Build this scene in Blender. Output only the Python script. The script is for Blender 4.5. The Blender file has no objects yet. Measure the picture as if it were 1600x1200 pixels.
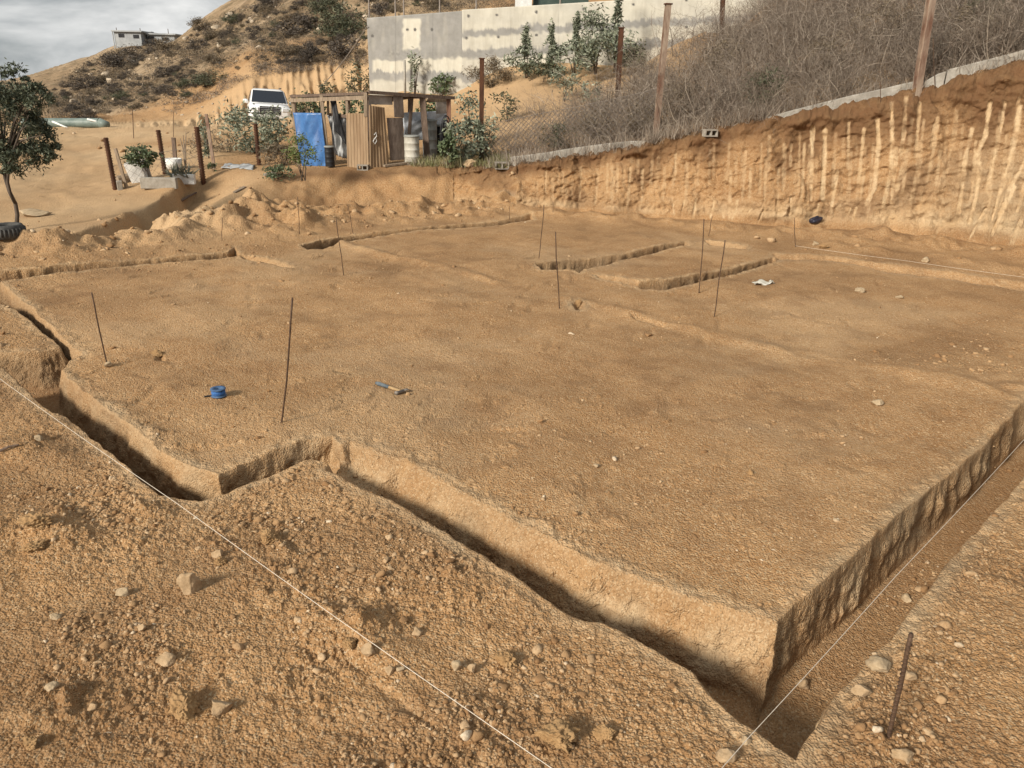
import bpy, bmesh, math, random
import numpy as np
from mathutils import Vector, Matrix, Euler
random.seed(7); RNG = np.random.default_rng(11)
SC = bpy.context.scene; COL = SC.collection
R = math.radians

# ------------------------------------------------------------------ viewpoint
FPX, EYE = 1200.0, 3.0
PITCH, ROLL = math.atan(465 / 1200.0), R(1.3)
FW = np.array([0, math.cos(PITCH), -math.sin(PITCH)])
_u0 = np.cross(np.array([1.0, 0, 0]), FW)
RT = np.array([1.0, 0, 0]) * math.cos(ROLL) + _u0 * math.sin(ROLL)
UP = np.cross(RT, FW)
CAM = np.array([0, 0, EYE])
def ray(x, y):
    d = FW + RT * (x - 800) / FPX - UP * (y - 600) / FPX
    return d / np.linalg.norm(d)
def gz(x, y, z=0.0):
    d = ray(x, y); return CAM + d * ((z - EYE) / d[2])
def gy(x, y, Y):
    d = ray(x, y); return CAM + d * (Y / d[1])
def pr(p):
    v = np.asarray(p) - CAM; k = v @ FW
    return 800 + FPX * (v @ RT) / k, 600 - FPX * (v @ UP) / k

# ------------------------------------------------------------------ noise
def _hash(ix, iy, iz, seed):
    h = (ix.astype(np.int64) * 374761393 + iy.astype(np.int64) * 668265263 + iz.astype(np.int64) * 2147483647 + seed * 1274126177) & 0xFFFFFFFF
    h = ((h ^ (h >> 13)) * 1274126177) & 0xFFFFFFFF
    h = (h ^ (h >> 16)) & 0xFFFFFFFF
    return h
_A = np.arange(256) * (2 * math.pi / 256)
_CA, _SA = np.cos(_A).astype(np.float32), np.sin(_A).astype(np.float32)
def noise2(x, y, seed=0):
    x = np.asarray(x, np.float32); y = np.asarray(y, np.float32)
    fx = np.floor(x); fy = np.floor(y); ix = fx.astype(np.int64); iy = fy.astype(np.int64)
    dx = x - fx; dy = y - fy
    u = dx * dx * dx * (dx * (dx * 6 - 15) + 10); v = dy * dy * dy * (dy * (dy * 6 - 15) + 10)
    z = np.zeros_like(ix)
    def g(ax, ay, ex, ey):
        h = _hash(ax, ay, z, seed) & 255
        return _CA[h] * ex + _SA[h] * ey
    a = g(ix, iy, dx, dy); b = g(ix + 1, iy, dx - 1, dy)
    c = g(ix, iy + 1, dx, dy - 1); d = g(ix + 1, iy + 1, dx - 1, dy - 1)
    return ((a + (b - a) * u) * (1 - v) + (c + (d - c) * u) * v) * 1.5
_G = RNG.normal(size=(256, 3)).astype(np.float32); _G /= np.linalg.norm(_G, axis=1)[:, None]
def noise3(x, y, z, seed=0):
    x = np.asarray(x, np.float32); y = np.asarray(y, np.float32); z = np.asarray(z, np.float32)
    f = [np.floor(t) for t in (x, y, z)]; i = [t.astype(np.int64) for t in f]
    d = [x - f[0], y - f[1], z - f[2]]
    w = [t * t * t * (t * (t * 6 - 15) + 10) for t in d]
    out = 0
    for a in (0, 1):
        for b in (0, 1):
            for c in (0, 1):
                h = _hash(i[0] + a, i[1] + b, i[2] + c, seed) & 255
                g = _G[h]
                dot = g[..., 0] * (d[0] - a) + g[..., 1] * (d[1] - b) + g[..., 2] * (d[2] - c)
                out = out + dot * (w[0] if a else 1 - w[0]) * (w[1] if b else 1 - w[1]) * (w[2] if c else 1 - w[2])
    return out * 1.5
def sst(a, b, x):
    t = np.clip((x - a) / (b - a), 0, 1); return t * t * (3 - 2 * t)

# ------------------------------------------------------------------ terrain: broad form
HI = [  # picture position and forward distance of points on the broad ground beyond the cut
 (-500,330,17),(-250,345,17),(0,362,16.6),(150,345,17.4),(250,306,20.5),(60,315,20),(0,300,21),(150,270,25),(0,260,26),(100,230,31),
 (250,287,21.5),(330,286,21.5),(330,240,27),(150,214,35),(0,215,36),(250,197,38),(400,190,37),(100,200,38.5),(0,200,40),(-300,270,26),(-300,200,42),
 (400,285,20.6),(480,264,22),(600,262,22),(700,262,22),(780,257,22.3),(600,238,26),(450,222,30),(370,238,27.5),(600,215,30),
 (850,190,28.5),(760,205,27.5),(900,140,32.5),(1000,112,34),(740,150,35),(850,122,34.5),(940,185,27),(960,215,24),
 (590,150,38),(700,142,37.5),(1000,97,35.5),(1130,62,35),(560,165,37),(500,180,36),(440,182,38),
 (300,180,44),(360,172,43),(450,158,43),(560,148,41),(380,112,45.5),(450,102,45),(560,97,44),(330,140,47),
 (450,60,55),(560,40,52),(500,0,62),(560,-40,62),(600,-20,56),(700,-30,58),(640,10,48),(800,0,45),(1000,-20,45),(620,45,43),(800,20,41),(1050,-20,41),
 (150,184,50),(250,172,48),(60,188,52),(0,190,55),(200,130,75),(300,100,65),(350,60,75),(400,30,75),(250,90,95),(120,150,90),(150,110,120),
 (-60,165,250),(0,157,230),(65,140,190),(100,120,170),(150,90,150),(180,69,140),(225,68.5,131),(240,73,128),(265,76,124),(287,66,117),(300,46,105),(340,20,95),(385,1,88),(430,-20,82),(520,-70,82),(650,-90,80),
 (800,258,22.3),(900,243,21.5),(1000,226,21.0),(1100,206,20.5),(1200,188,20.2),(1320,165,19.7),(1435,141,19.2),(1520,116,18.6),(1600,96,17.9),(1750,55,17),(1950,10,15.5),(2300,-50,14),
 (1050,150,26),(1150,105,27),(1250,65,27),(1350,60,25),(1450,50,23.5),(1600,40,21.5),(1750,0,20),(1200,0,35),(1350,-40,35),(1500,-60,32),(1700,-80,28),(1100,52,33),(2000,-100,25),(1400,-150,60),(1800,-200,60),
 (400,60,300),(100,160,300),(200,125,260),(300,105,190),(350,75,170),(400,45,150),(450,25,150),(270,110,170),(225,115,180),(180,120,200),(-100,172,400),(700,-20,200),(1000,-50,200)]
# toe of the cut: picture point on the level floor, width of the face
TOE = [(-900,520,1.5),(-400,430,1.5),(0,374,1.4),(100,366,1.3),(200,347,1.5),(330,330,1.8),(450,322,2.0),(600,322,2.2),(720,326,1.9),(780,328,1.2),(850,331,.8),
       (1000,338,.75),(1180,352,.8),(1350,362,.9),(1500,373,.95),(1600,388,1.0),(1750,415,1.0),(2100,500,.9),(3000,760,.9)]
_T = np.array([gz(a, b) for a, b, c in TOE]); _taz = np.arctan2(_T[:, 0], _T[:, 1]); _tr = np.hypot(_T[:, 0], _T[:, 1]); _tw = np.array([t[2] for t in TOE])
_o = np.argsort(_taz); _taz, _tr, _tw = _taz[_o], _tr[_o], _tw[_o]

BANKTOP = [(800,258),(900,243),(1000,226),(1100,206),(1200,188),(1320,165),(1435,141),(1520,116),(1600,96),(1750,55),(1950,10),(2300,-50)]
HI = [p for p in HI if p[:2] not in BANKTOP]
def banktop(x, y, extra=.1):
    d = ray(x, y); a = math.atan2(d[0], d[1]); r = np.interp(a, _taz, _tr) + np.interp(a, _taz, _tw) + extra
    return CAM + d * (r / math.hypot(d[0], d[1]))
_P = np.array([gy(*p) for p in HI] + [banktop(*p) for p in BANKTOP])
_azc = np.arctan2(_P[:, 0], _P[:, 1]); _rc = np.hypot(_P[:, 0], _P[:, 1])
_q = np.stack([_azc * 2.2, np.log(_rc)], 1); _e = (_P[:, 2] - EYE) / _rc
_phi = lambda d: np.sqrt(d * d + 0.03 ** 2)
_D = _phi(np.linalg.norm(_q[:, None] - _q[None], axis=2))
_W = np.linalg.solve(np.block([[_D + 1e-4 * np.eye(len(_q)), np.ones((len(_q), 1))], [np.ones((1, len(_q))), np.zeros((1, 1))]]), np.append(_e, 0))
AZ0, AZ1, LR0, LR1, NA, NL = -1.35, 1.35, math.log(8), math.log(520), 420, 420
_ga, _gl = np.meshgrid(np.linspace(AZ0, AZ1, NA), np.linspace(LR0, LR1, NL), indexing='ij')
_GE = np.zeros(_ga.shape)
for k in range(len(_q)):
    _GE += _W[k] * _phi(np.hypot(_ga * 2.2 - _q[k, 0], _gl - _q[k, 1]))
_GE += _W[-1]
def bil(G, az, lr):
    a = np.clip((az - AZ0) / (AZ1 - AZ0) * (NA - 1), 0, NA - 1.001); l = np.clip((lr - LR0) / (LR1 - LR0) * (NL - 1), 0, NL - 1.001)
    i = a.astype(int); j = l.astype(int); u = a - i; v = l - j
    return G[i, j] * (1 - u) * (1 - v) + G[i + 1, j] * u * (1 - v) + G[i, j + 1] * (1 - u) * v + G[i + 1, j + 1] * u * v
# ------------------------------------------------------------------ trenches (outlines on the level floor)
def G(*pts): return np.array([gz(a, b)[:2] for a, b in pts])
TR = [  # outline, depth, width over which the wall falls, edge wobble
 (G((1215,965),(1290,905),(1400,810),(1500,722),(1580,655),(1592,640),(1640,600),(1760,600),(1700,660),(1600,745),(1520,835),(1450,925),(1365,1030),(1305,1092),(1243,1192),(1195,1155),(1140,1110)), .52, .055, .018),
 (G((1235,955),(1215,965),(1080,920),(940,880),(850,835),(760,790),(640,722),(545,690),(515,712),(505,735),(640,798),(770,878),(890,958),(940,968),(1080,1046),(1130,1108),(1185,1150),(1240,1188),(1290,1100)), .50, .22, .032),
 (G((341,742),(285,722),(225,682),(150,625),(102,586),(97,572),(108,558),(128,550),(75,505),(20,455),(2,440),(-90,395),(-120,440),(0,474),(26,486),(55,510),(84,533),(93,541),(60,546),(0,546),(-140,560),(-140,600),(4,570),(65,632),(92,648),(156,692),(203,737),(247,777),(312,784),(400,749),(487,719),(526,730),(540,706),(520,684),(470,692),(422,708)), .50, .09, .026),
 (G((470,381),(500,374),(560,366),(640,358),(700,352),(760,346),(830,338),(834,344),(760,352),(700,359),(600,368),(540,376),(505,386),(480,386)), .50, .06, .02),
 (G((835,411),(890,404),(970,396),(1020,387),(1072,376),(1078,382),(1020,396),(970,406),(912,420),(906,425),(893,419),(845,420)), .52, .06, .02),
 (G((990,441),(1040,438),(1100,427),(1150,416),(1210,401),(1214,409),(1150,427),(1090,443),(1040,453),(1000,452)), .52, .06, .02),
 (G((930,428),(960,430),(1000,440),(1005,450),(985,447),(945,436)), .34, .08, .03),
 (G((1100,374),(1140,379),(1168,384),(1168,391),(1130,386),(1105,380)), .34, .08, .03),
 (G((1205,397),(1290,399),(1370,411),(1480,424),(1700,456),(1700,470),(1480,436),(1370,422),(1290,407),(1212,406)), .13, .22, .08),
 (G((-40,428),(0,425),(120,414),(230,404),(355,391),(368,383),(375,396),(360,400),(230,411),(117,424),(0,439),(-40,442)), .32, .07, .04),
 (G((372,395),(430,404),(470,420),(440,418),(380,402)), .12, .2, .05),
 (G((893,474),(905,470),(916,476),(912,483),(898,483)), .12, .10, .02),
 (G((975,490),(1010,495),(1045,505),(1040,511),(985,498)), .05, .08, .04),
 (G((240,548),(256,546),(260,562),(242,562)), .07, .08, .03),
 (G((480,965),(500,960),(560,1020),(640,1085),(720,1155),(770,1215),(740,1215),(680,1150),(600,1090),(530,1030)), .045, .13, .06),  # shallow groove added to make the shadow line of a small step
]
SLAB = G((1215,965),(1580,655),(1640,600),(1310,560),(1700,456),(1290,399),(850,331),(470,381),(430,404),(360,400),(20,455),(128,550),(97,572),(341,742),(530,690))
def sdist(P, x, y):
    d2 = np.full(x.shape, 1e9); ins = np.zeros(x.shape, bool); n = len(P)
    for i in range(n):
        ax, ay = P[i]; bx, by = P[(i + 1) % n]; ex, ey = bx - ax, by - ay
        t = np.clip(((x - ax) * ex + (y - ay) * ey) / (ex * ex + ey * ey + 1e-12), 0, 1)
        d2 = np.minimum(d2, (x - ax - t * ex) ** 2 + (y - ay - t * ey) ** 2)
        c = ((ay > y) != (by > y)) & (x < (bx - ax) * (y - ay) / (by - ay + 1e-12) + ax)
        ins ^= c
    return np.where(ins, -1, 1) * np.sqrt(d2)
def pdist(P, x, y):
    d2 = np.full(x.shape, 1e9); tt = np.zeros(x.shape)
    for i in range(len(P) - 1):
        ax, ay = P[i]; bx, by = P[i + 1]; ex, ey = bx - ax, by - ay
        t = np.clip(((x - ax) * ex + (y - ay) * ey) / (ex * ex + ey * ey + 1e-12), 0, 1)
        d = (x - ax - t * ex) ** 2 + (y - ay - t * ey) ** 2
        tt = np.where(d < d2, i + t, tt); d2 = np.minimum(d2, d)
    return np.sqrt(d2), tt
BERM = [  # spoil heaped along a line: points, height, half width
 (G((-200,412),(0,396),(90,390),(190,374),(270,362),(340,352)), .34, .75),
 (G((250,345),(330,338),(400,345),(440,352)), .42, .8),
 (G((420,330),(470,340),(560,338),(640,332),(740,330),(830,325)), .30, .6),
 (G((560,352),(640,345),(760,336)), .12, .35),
 (G((535,378),(600,396),(690,418),(770,440)), .06, .16),
 (G((880,466),(1000,494),(1130,524),(1310,566),(1450,590),(1580,620)), .05, .18),
 (G((1500,592),(1560,600),(1600,622)), .10, .22),
 (G((1300,385),(1450,405),(1650,432)), .10, .4),
 (G((1330,372),(1450,382),(1600,400),(1750,425)), .22, .6),
 (G((820,334),(950,342),(1100,356),(1250,368)), .14, .45),
 (G((480,955),(560,985),(640,1050),(720,1110)), .07, .14),
 (G((0,830),(60,820),(110,850)), .08, .2),
 (G((0,700),(50,705),(100,740)), .07, .2),
]
def H0(x, y, fine=True):
    """height of the ground, and masks: (z, trench, sdmin, s, slabmask)"""
    az = np.arctan2(x, y); r = np.hypot(x, y); lr = np.log(np.maximum(r, .3))
    rt = np.interp(az, _taz, _tr); w = np.interp(az, _taz, _tw)
    s = r - rt
    hi = EYE + bil(_GE, az, lr) * r
    wob = noise2(x * .9, y * .9, 5) * .30 + noise2(x * 2.7, y * 2.7, 6) * .12
    sw = s + wob * np.minimum(1, w)
    f = np.clip(sw / w, 0, 1); f = np.where(w < 1.05, f ** .85, f * f * (3 - 2 * f))
    # the face stays steep to the top, gentle where the bank is low
    low = np.zeros_like(x)
    low = low + noise2(x * .45, y * .45, 1) * .05 + noise2(x * 1.3, y * 1.3, 2) * .025
    for P, h, wd in BERM:
        b = P.min(0) - 2.5 * wd; c = P.max(0) + 2.5 * wd
        m = (x > b[0]) & (x < c[0]) & (y > b[1]) & (y < c[1])
        if m.any():
            d, t = pdist(P, x[m], y[m])
            k = np.exp(-(d / wd) ** 2) * h * np.clip(.75 + .8 * noise2(x[m] * 1.4, y[m] * 1.4, 21) + .35 * noise2(x[m] * 4, y[m] * 4, 22), .1, 2)
            low[m] += k
    tr = np.zeros_like(x); sdm = np.full(x.shape, 9.0)
    n0 = noise2(x * 1.2, y * 1.2, 34); n1 = noise2(x * 3.1, y * 3.1, 31); n2 = noise2(x * 9, y * 9, 32); n3 = noise2(x * 24, y * 24, 33)
    for ti, (P, D, wd, wo) in enumerate(TR):
        b = P.min(0) - .5; c = P.max(0) + .5
        m = (x > b[0]) & (x < c[0]) & (y > b[1]) & (y < c[1])
        if m.any():
            d = sdist(P, x[m], y[m]) + wo * (n0[m] * .8 + n1[m] * .75 + n2[m] * .30 + n3[m] * .12)
            if ti < 12: sdm[m] = np.minimum(sdm[m], d)
            k = np.clip(-d / wd, 0, 1); k = np.where(k < .35, k * k / .35 * .8, k - .07); k = k / .93
            k = k * .93 + .07 * sst(0, .3, -d)
            if ti == 1:                                        # the front trench runs out to the left
                e0, e1 = gz(515, 712)[:2], gz(960, 930)[:2]; ev = e1 - e0
                k = k * (.34 + .66 * np.clip(((x[m] - e0[0]) * ev[0] + (y[m] - e0[1]) * ev[1]) / (ev @ ev), 0, 1) ** .8)
            tr[m] = np.maximum(tr[m], k * D)
    z = low * np.clip(1 - tr * 2.4, 0, 1) - tr
    z = z + (hi - z) * np.clip(f, 0, 1)
    return z, tr, sdm, sw, f
GUL = G((20,380),(60,372),(130,362),(210,338),(270,310),(300,294))
def lumps(x, y, cell, p, seed):
    """rounded crumbs of different sizes sitting on the surface, height in metres"""
    x = np.asarray(x, np.float32); y = np.asarray(y, np.float32)
    wx = x + noise2(x / (cell * .45), y / (cell * .45), seed + 7) * cell * .16; wy = y + noise2(x / (cell * .45), y / (cell * .45), seed + 8) * cell * .16
    gx = wx / cell; gy_ = wy / cell; ix = np.floor(gx).astype(np.int64); iy = np.floor(gy_).astype(np.int64); out = np.zeros_like(x); zz = np.zeros_like(ix)
    for i in (-1, 0, 1):
        for j in (-1, 0, 1):
            h = _hash(ix + i, iy + j, zz, seed); h2 = _hash(ix + i, iy + j, zz + 1, seed)
            jx = (h & 255).astype(np.float32) / 255; jy = ((h >> 8) & 255).astype(np.float32) / 255
            rr = .18 + .42 * ((h2 & 255).astype(np.float32) / 255) ** 1.6; pr_ = ((h2 >> 8) & 255).astype(np.float32) / 255 < p
            d2 = (gx - ix - i - jx) ** 2 + (gy_ - iy - j - jy) ** 2
            q = np.clip(1 - d2 / (rr * rr), 0, 1)
            out = np.maximum(out, np.where(pr_, np.sqrt(q) * rr, 0))
    return out * cell * (.75 + .5 * noise2(x / cell * 1.7, y / cell * 1.7, seed + 9))
# ------------------------------------------------------------------ scene helpers
def link(name, verts, faces, mat=None, parent=None, smooth=False, edges=()):
    me = bpy.data.meshes.new(name)
    me.from_pydata([tuple(v) for v in verts], list(edges), [tuple(f) for f in faces]); me.update()
    if smooth: me.polygons.foreach_set('use_smooth', [True] * len(me.polygons))
    o = bpy.data.objects.new(name, me); COL.objects.link(o)
    if mat:
        for m in (mat if isinstance(mat, (list, tuple)) else [mat]): me.materials.append(m)
    if parent: o.parent = parent
    return o
def link_np(name, V, F, mat=None, parent=None, smooth=False, matidx=None):
    """V (n,3), F (m,3|4) arrays"""
    V = np.ascontiguousarray(V, np.float32); F = np.ascontiguousarray(F, np.int32); k = F.shape[1]
    me = bpy.data.meshes.new(name)
    me.vertices.add(len(V)); me.vertices.foreach_set('co', V.ravel())
    me.loops.add(F.size); me.loops.foreach_set('vertex_index', F.ravel())
    me.polygons.add(len(F)); me.polygons.foreach_set('loop_start', np.arange(0, F.size, k, dtype=np.int32))
    me.polygons.foreach_set('loop_total', np.full(len(F), k, np.int32))
    if matidx is not None: me.polygons.foreach_set('material_index', np.asarray(matidx, np.int32))
    if smooth: me.polygons.foreach_set('use_smooth', np.ones(len(F), bool))
    me.update(calc_edges=True)
    o = bpy.data.objects.new(name, me); COL.objects.link(o)
    if mat:
        for m in (mat if isinstance(mat, (list, tuple)) else [mat]): me.materials.append(m)
    if parent: o.parent = parent
    return o
def tag(o, label=None, cat=None, group=None, kind=None):
    if label: o['label'] = label
    if cat: o['category'] = cat
    if group: o['group'] = group
    if kind: o['kind'] = kind
    return o
def empty(name, loc, rz=0, label=None, cat=None, group=None):
    o = bpy.data.objects.new(name, None); COL.objects.link(o); o.location = tuple(loc); o.rotation_euler = (0, 0, rz)
    o.empty_display_size = .2
    return tag(o, label, cat, group)
def copy_tree(o, parent=None):
    c = o.copy(); COL.objects.link(c)
    if parent: c.parent = parent
    for ch in list(o.children): copy_tree(ch, c)
    return c

# ------------------------------------------------------------------ materials
class NT:
    def __init__(s, name):
        s.m = bpy.data.materials.new(name); s.m.use_nodes = True; s.t = s.m.node_tree; s.n = s.t.nodes; s.l = s.t.links
        s.b = s.n['Principled BSDF']; s.b.inputs['Roughness'].default_value = .9; s.b.inputs['Specular IOR Level'].default_value = .25
        s.co = s.n.new('ShaderNodeTexCoord')
    def put(s, sock, v):
        if hasattr(v, 'is_linked') or isinstance(v, bpy.types.NodeSocket): s.l.new(v, sock)
        elif isinstance(v, (tuple, list)) and len(v) == 3 and sock.type == 'RGBA': sock.default_value = (*v, 1)
        else: sock.default_value = v
    def noise(s, scale, detail=4, rough=.55, vec=None, out=0, dist=0):
        n = s.n.new('ShaderNodeTexNoise'); n.inputs['Scale'].default_value = scale; n.inputs['Detail'].default_value = detail
        n.inputs['Roughness'].default_value = rough; n.inputs['Distortion'].default_value = dist
        s.l.new(vec if vec is not None else s.co.outputs['Object'], n.inputs['Vector']); return n.outputs[out]
    def vor(s, scale, feat='F1', out='Distance', vec=None, rnd=1):
        n = s.n.new('ShaderNodeTexVoronoi'); n.feature = feat; n.inputs['Scale'].default_value = scale; n.inputs['Randomness'].default_value = rnd
        s.l.new(vec if vec is not None else s.co.outputs['Object'], n.inputs['Vector']); return n.outputs[out]
    def ramp(s, f, stops, interp='LINEAR'):
        n = s.n.new('ShaderNodeValToRGB'); s.l.new(f, n.inputs[0]); e = n.color_ramp.elements; n.color_ramp.interpolation = interp
        while len(e) < len(stops): e.new(.5)
        for k, (p, c) in zip(e, stops):
            k.position = p; k.color = (*c, 1) if isinstance(c, (tuple, list)) else (c, c, c, 1)
        return n.outputs[0]
    def mix(s, f, a, b, mode='MIX'):
        n = s.n.new('ShaderNodeMix'); n.data_type = 'RGBA'; n.blend_type = mode
        s.put(n.inputs[0], f); s.put(n.inputs[6], a); s.put(n.inputs[7], b); return n.outputs[2]
    def math(s, op, a, b=0.0, c=None, clamp=False):
        n = s.n.new('ShaderNodeMath'); n.operation = op; n.use_clamp = clamp
        s.put(n.inputs[0], a); s.put(n.inputs[1], b)
        if c is not None: s.put(n.inputs[2], c)
        return n.outputs[0]
    def attr(s, name):
        n = s.n.new('ShaderNodeAttribute'); n.attribute_name = name; return n
    def sep(s, c):
        n = s.n.new('ShaderNodeSeparateColor'); s.l.new(c, n.inputs[0]); return n.outputs
    def mapv(s, scale=(1, 1, 1), rot=(0, 0, 0), out='Object'):
        n = s.n.new('ShaderNodeMapping'); n.inputs['Scale'].default_value = scale; n.inputs['Rotation'].default_value = rot
        s.l.new(s.co.outputs[out], n.inputs['Vector']); return n.outputs[0]
    def bump(s, h, dist=.01, strength=1.0, prev=None, inv=False):
        n = s.n.new('ShaderNodeBump'); n.invert = inv; n.inputs['Distance'].default_value = dist; s.put(n.inputs['Strength'], strength)
        s.l.new(h, n.inputs['Height'])
        if prev is not None: s.l.new(prev, n.inputs['Normal'])
        return n.outputs[0]
    def fin(s, color=None, rough=None, normal=None, metal=None):
        if color is not None: s.put(s.b.inputs['Base Color'], color)
        if rough is not None: s.put(s.b.inputs['Roughness'], rough)
        if normal is not None: s.l.new(normal, s.b.inputs['Normal'])
        if metal is not None: s.put(s.b.inputs['Metallic'], metal)
        return s.m
def ground_material():
    t = NT('dirt')
    a = t.sep(t.attr('mask').outputs['Color'])          # R pale scraped, G red topsoil and painted shade, B grey crust
    a2 = t.sep(t.attr('mask2').outputs['Color'])        # R rough loose soil, G hillside, B track
    big = t.noise(.55, 5, .6); mid = t.noise(3.2, 6, .62); fine = t.noise(22, 6, .7); grain_shade = t.noise(120, 3, .7)
    base = t.ramp(big, [(.30, (.312, .170, .071)), (.5, (.385, .223, .101)), (.72, (.448, .278, .138))])
    base = t.mix(t.ramp(mid, [(.35, 0.0), (.7, .75)]), base, (.265, .137, .055))
    base = t.mix(t.ramp(fine, [(.42, 0.0), (.68, .7)]), base, (.470, .300, .160))
    base = t.mix(t.ramp(grain_shade, [(.35, .55), (.5, 0.0)]), base, (.200, .112, .050))  # fine dark specks painted in for the tiny shadows between grains
    vc = t.vor(95, out='Color'); vs = t.sep(vc)
    base = t.mix(t.ramp(vs[0], [(.80, 0.0), (.9, .55)]), base, (.540, .410, .250))
    base = t.mix(t.ramp(vs[1], [(.80, 0.0), (.92, .5)]), base, (.215, .110, .045))
    # redder, darker topsoil and painted shade; grey crust; pale scraped or dusty soil; the drier hillside
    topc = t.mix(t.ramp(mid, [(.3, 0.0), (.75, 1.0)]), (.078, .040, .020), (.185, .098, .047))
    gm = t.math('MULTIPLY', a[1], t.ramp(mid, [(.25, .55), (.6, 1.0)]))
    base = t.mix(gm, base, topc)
    crust = t.mix(t.ramp(fine, [(.3, 0.0), (.7, 1.0)]), (.235, .165, .095), (.40, .30, .185))
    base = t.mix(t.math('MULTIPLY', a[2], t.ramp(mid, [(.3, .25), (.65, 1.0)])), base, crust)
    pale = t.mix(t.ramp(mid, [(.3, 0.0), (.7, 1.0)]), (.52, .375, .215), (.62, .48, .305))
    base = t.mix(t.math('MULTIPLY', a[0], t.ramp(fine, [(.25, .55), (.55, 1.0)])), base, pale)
    hb = t.noise(.16, 6, .65); hm = t.noise(.9, 6, .7)
    hill = t.ramp(hb, [(.30, (.165, .112, .068)), (.48, (.265, .185, .110)), (.66, (.36, .265, .17))])
    hill = t.mix(t.ramp(hm, [(.47, 0.0), (.60, .8)]), hill, (.130, .095, .055))
    hill = t.mix(t.ramp(t.noise(1.7, 4, .6, dist=.6), [(.58, 0.0), (.66, .5)]), hill, (.095, .085, .045))
    base = t.mix(a2[1], base, hill)
    base = t.mix(a2[2], base, t.mix(mid, (.46, .315, .175), (.54, .39, .235)))
    g1 = t.vor(70); g2 = t.vor(28); 
    b = t.bump(t.noise(9, 8, .68), .016, t.math('ADD', .22, t.math('MULTIPLY', a2[0], .5)))
    b = t.bump(g2, .016, t.math('ADD', .35, t.math('MULTIPLY', a2[0], .5)), b, True)
    b = t.bump(g1, .011, .9, b, True)
    b = t.bump(t.noise(160, 3, .7), .003, .8, b)
    t.b.inputs['Specular IOR Level'].default_value = .12
    return t.fin(base, .95, b)

# ------------------------------------------------------------------ build the terrain sheet
MARKS = [  # bucket tooth scrapes down the cut face: picture points and width
 ([(1270,198),(1269,225),(1267,311)],5.5,1),([(1289,202),(1289,225),(1285,309)],5.5,1),([(1308,268),(1300,322)],5,.9),([(1326,191),(1325,262)],4.5,.55),
 ([(1350,202),(1339,311)],5,.75),([(1371,187),(1373,225),(1366,296),(1354,319)],6,.85),([(1393,161),(1394,225),(1392,270),(1380,322)],6,1),
 ([(1416,154),(1412,210),(1407,244)],5,.7),([(1416,236),(1401,296)],5,.75),([(1437,161),(1431,244)],5,.6),([(1459,195),(1455,232)],5,.5),([(1469,236),(1463,289)],5,.5),
 ([(1519,202),(1506,259),(1506,270),(1498,330)],6,.9),([(1547,161),(1540,210),(1525,248),(1532,259),(1525,307),(1513,356)],6.5,1),
 ([(1570,161),(1562,210),(1544,285)],6,.9),([(1594,165),(1585,225),(1570,277),(1551,341)],6.5,1),([(1600,255),(1577,296),(1560,340)],6,.9),
 ([(1540,326),(1512,379)],5.5,1),([(1585,292),(1551,364)],5.5,1),([(1602,330),(1581,380)],5.5,.9),([(1620,170),(1612,260),(1590,330)],6,.9),([(1640,160),(1630,300)],6,.8),
 ([(1225,225),(1223,296)],4,.5),([(1236,225),(1235,259)],4,.45),([(1092,240),(1090,289)],4,.35),([(1075,270),(1074,300)],3.5,.3),([(1056,244),(1052,290)],3.5,.35),([(1039,262),(1036,310)],3.5,.3),
 ([(1051,315),(1053,334)],3,.8),([(1069,315),(1066,330)],3,.7),([(1088,311),(1083,337)],3.5,.8),([(1116,315),(1109,341)],3.5,.9),([(1129,330),(1131,345)],3,.8),([(1152,315),(1150,330),(1144,341)],3.5,.9),
 ([(1174,326),(1167,334)],3,.8),([(1193,328),(1186,343)],3,.8),([(1236,309),(1232,337)],3.5,.7),([(1279,319),(1276,334)],3.5,.8),([(1313,322),(1300,330),(1300,339)],3.5,.8),([(1332,322),(1324,339)],3.5,.7),([(1338,326),(1332,345)],3.5,.7),
 ([(1020,240),(1016,300)],3.5,.3),([(985,262),(980,325)],4,.45),([(960,268),(955,322)],4,.4),([(935,272),(930,318)],3.5,.4),([(908,275),(905,315)],3.5,.4),([(1005,300),(998,332)],4,.5),
 ([(1110,235),(1108,290)],4,.3),([(1140,225),(1136,280)],4,.3),([(1165,235),(1160,310)],4,.35),([(1190,225),(1187,300)],4,.35),([(1480,180),(1474,300)],5,.3),([(1495,175),(1490,240)],5,.4),
 ([(1350,275),(1344,315)],4,.6),([(1362,280),(1357,320)],4,.6),([(1470,325),(1462,372)],4.5,.5),([(1440,300),(1432,350)],4,.35),([(1250,210),(1247,300)],4,.35)]
_mr = random.Random(3)
_tx = [800, 900, 1000, 1100, 1200, 1320, 1435, 1520, 1600, 1700]; _ty = [262, 246, 230, 210, 192, 170, 148, 125, 105, 80]; _by = [318, 322, 330, 338, 346, 352, 360, 368, 380, 392]
def _stroke(x, st):
    t = float(np.interp(x, _tx, _ty)); b = float(np.interp(x, _tx, _by)); h = b - t
    y0 = t + h * _mr.uniform(.12, .5); y1 = min(b - 2, y0 + h * _mr.uniform(.25, .6)); sl = -.02 - .16 * max(0, (x - 1150) / 450) * _mr.uniform(.5, 1.3)
    return ([(x, y0), (x + sl * (y1 - y0) * .4, (y0 + y1) / 2), (x + sl * (y1 - y0), y1)], _mr.uniform(3.2, 5) * (.8 + .5 * (x - 800) / 800), st)
for _x in range(815, 1660, 9):
    if _mr.random() < .72: MARKS.append(_stroke(_x + _mr.uniform(-4, 4), _mr.choice([.2, .28, .35, .45, .6]) * (.7 if _x < 1000 else 1)))
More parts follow.
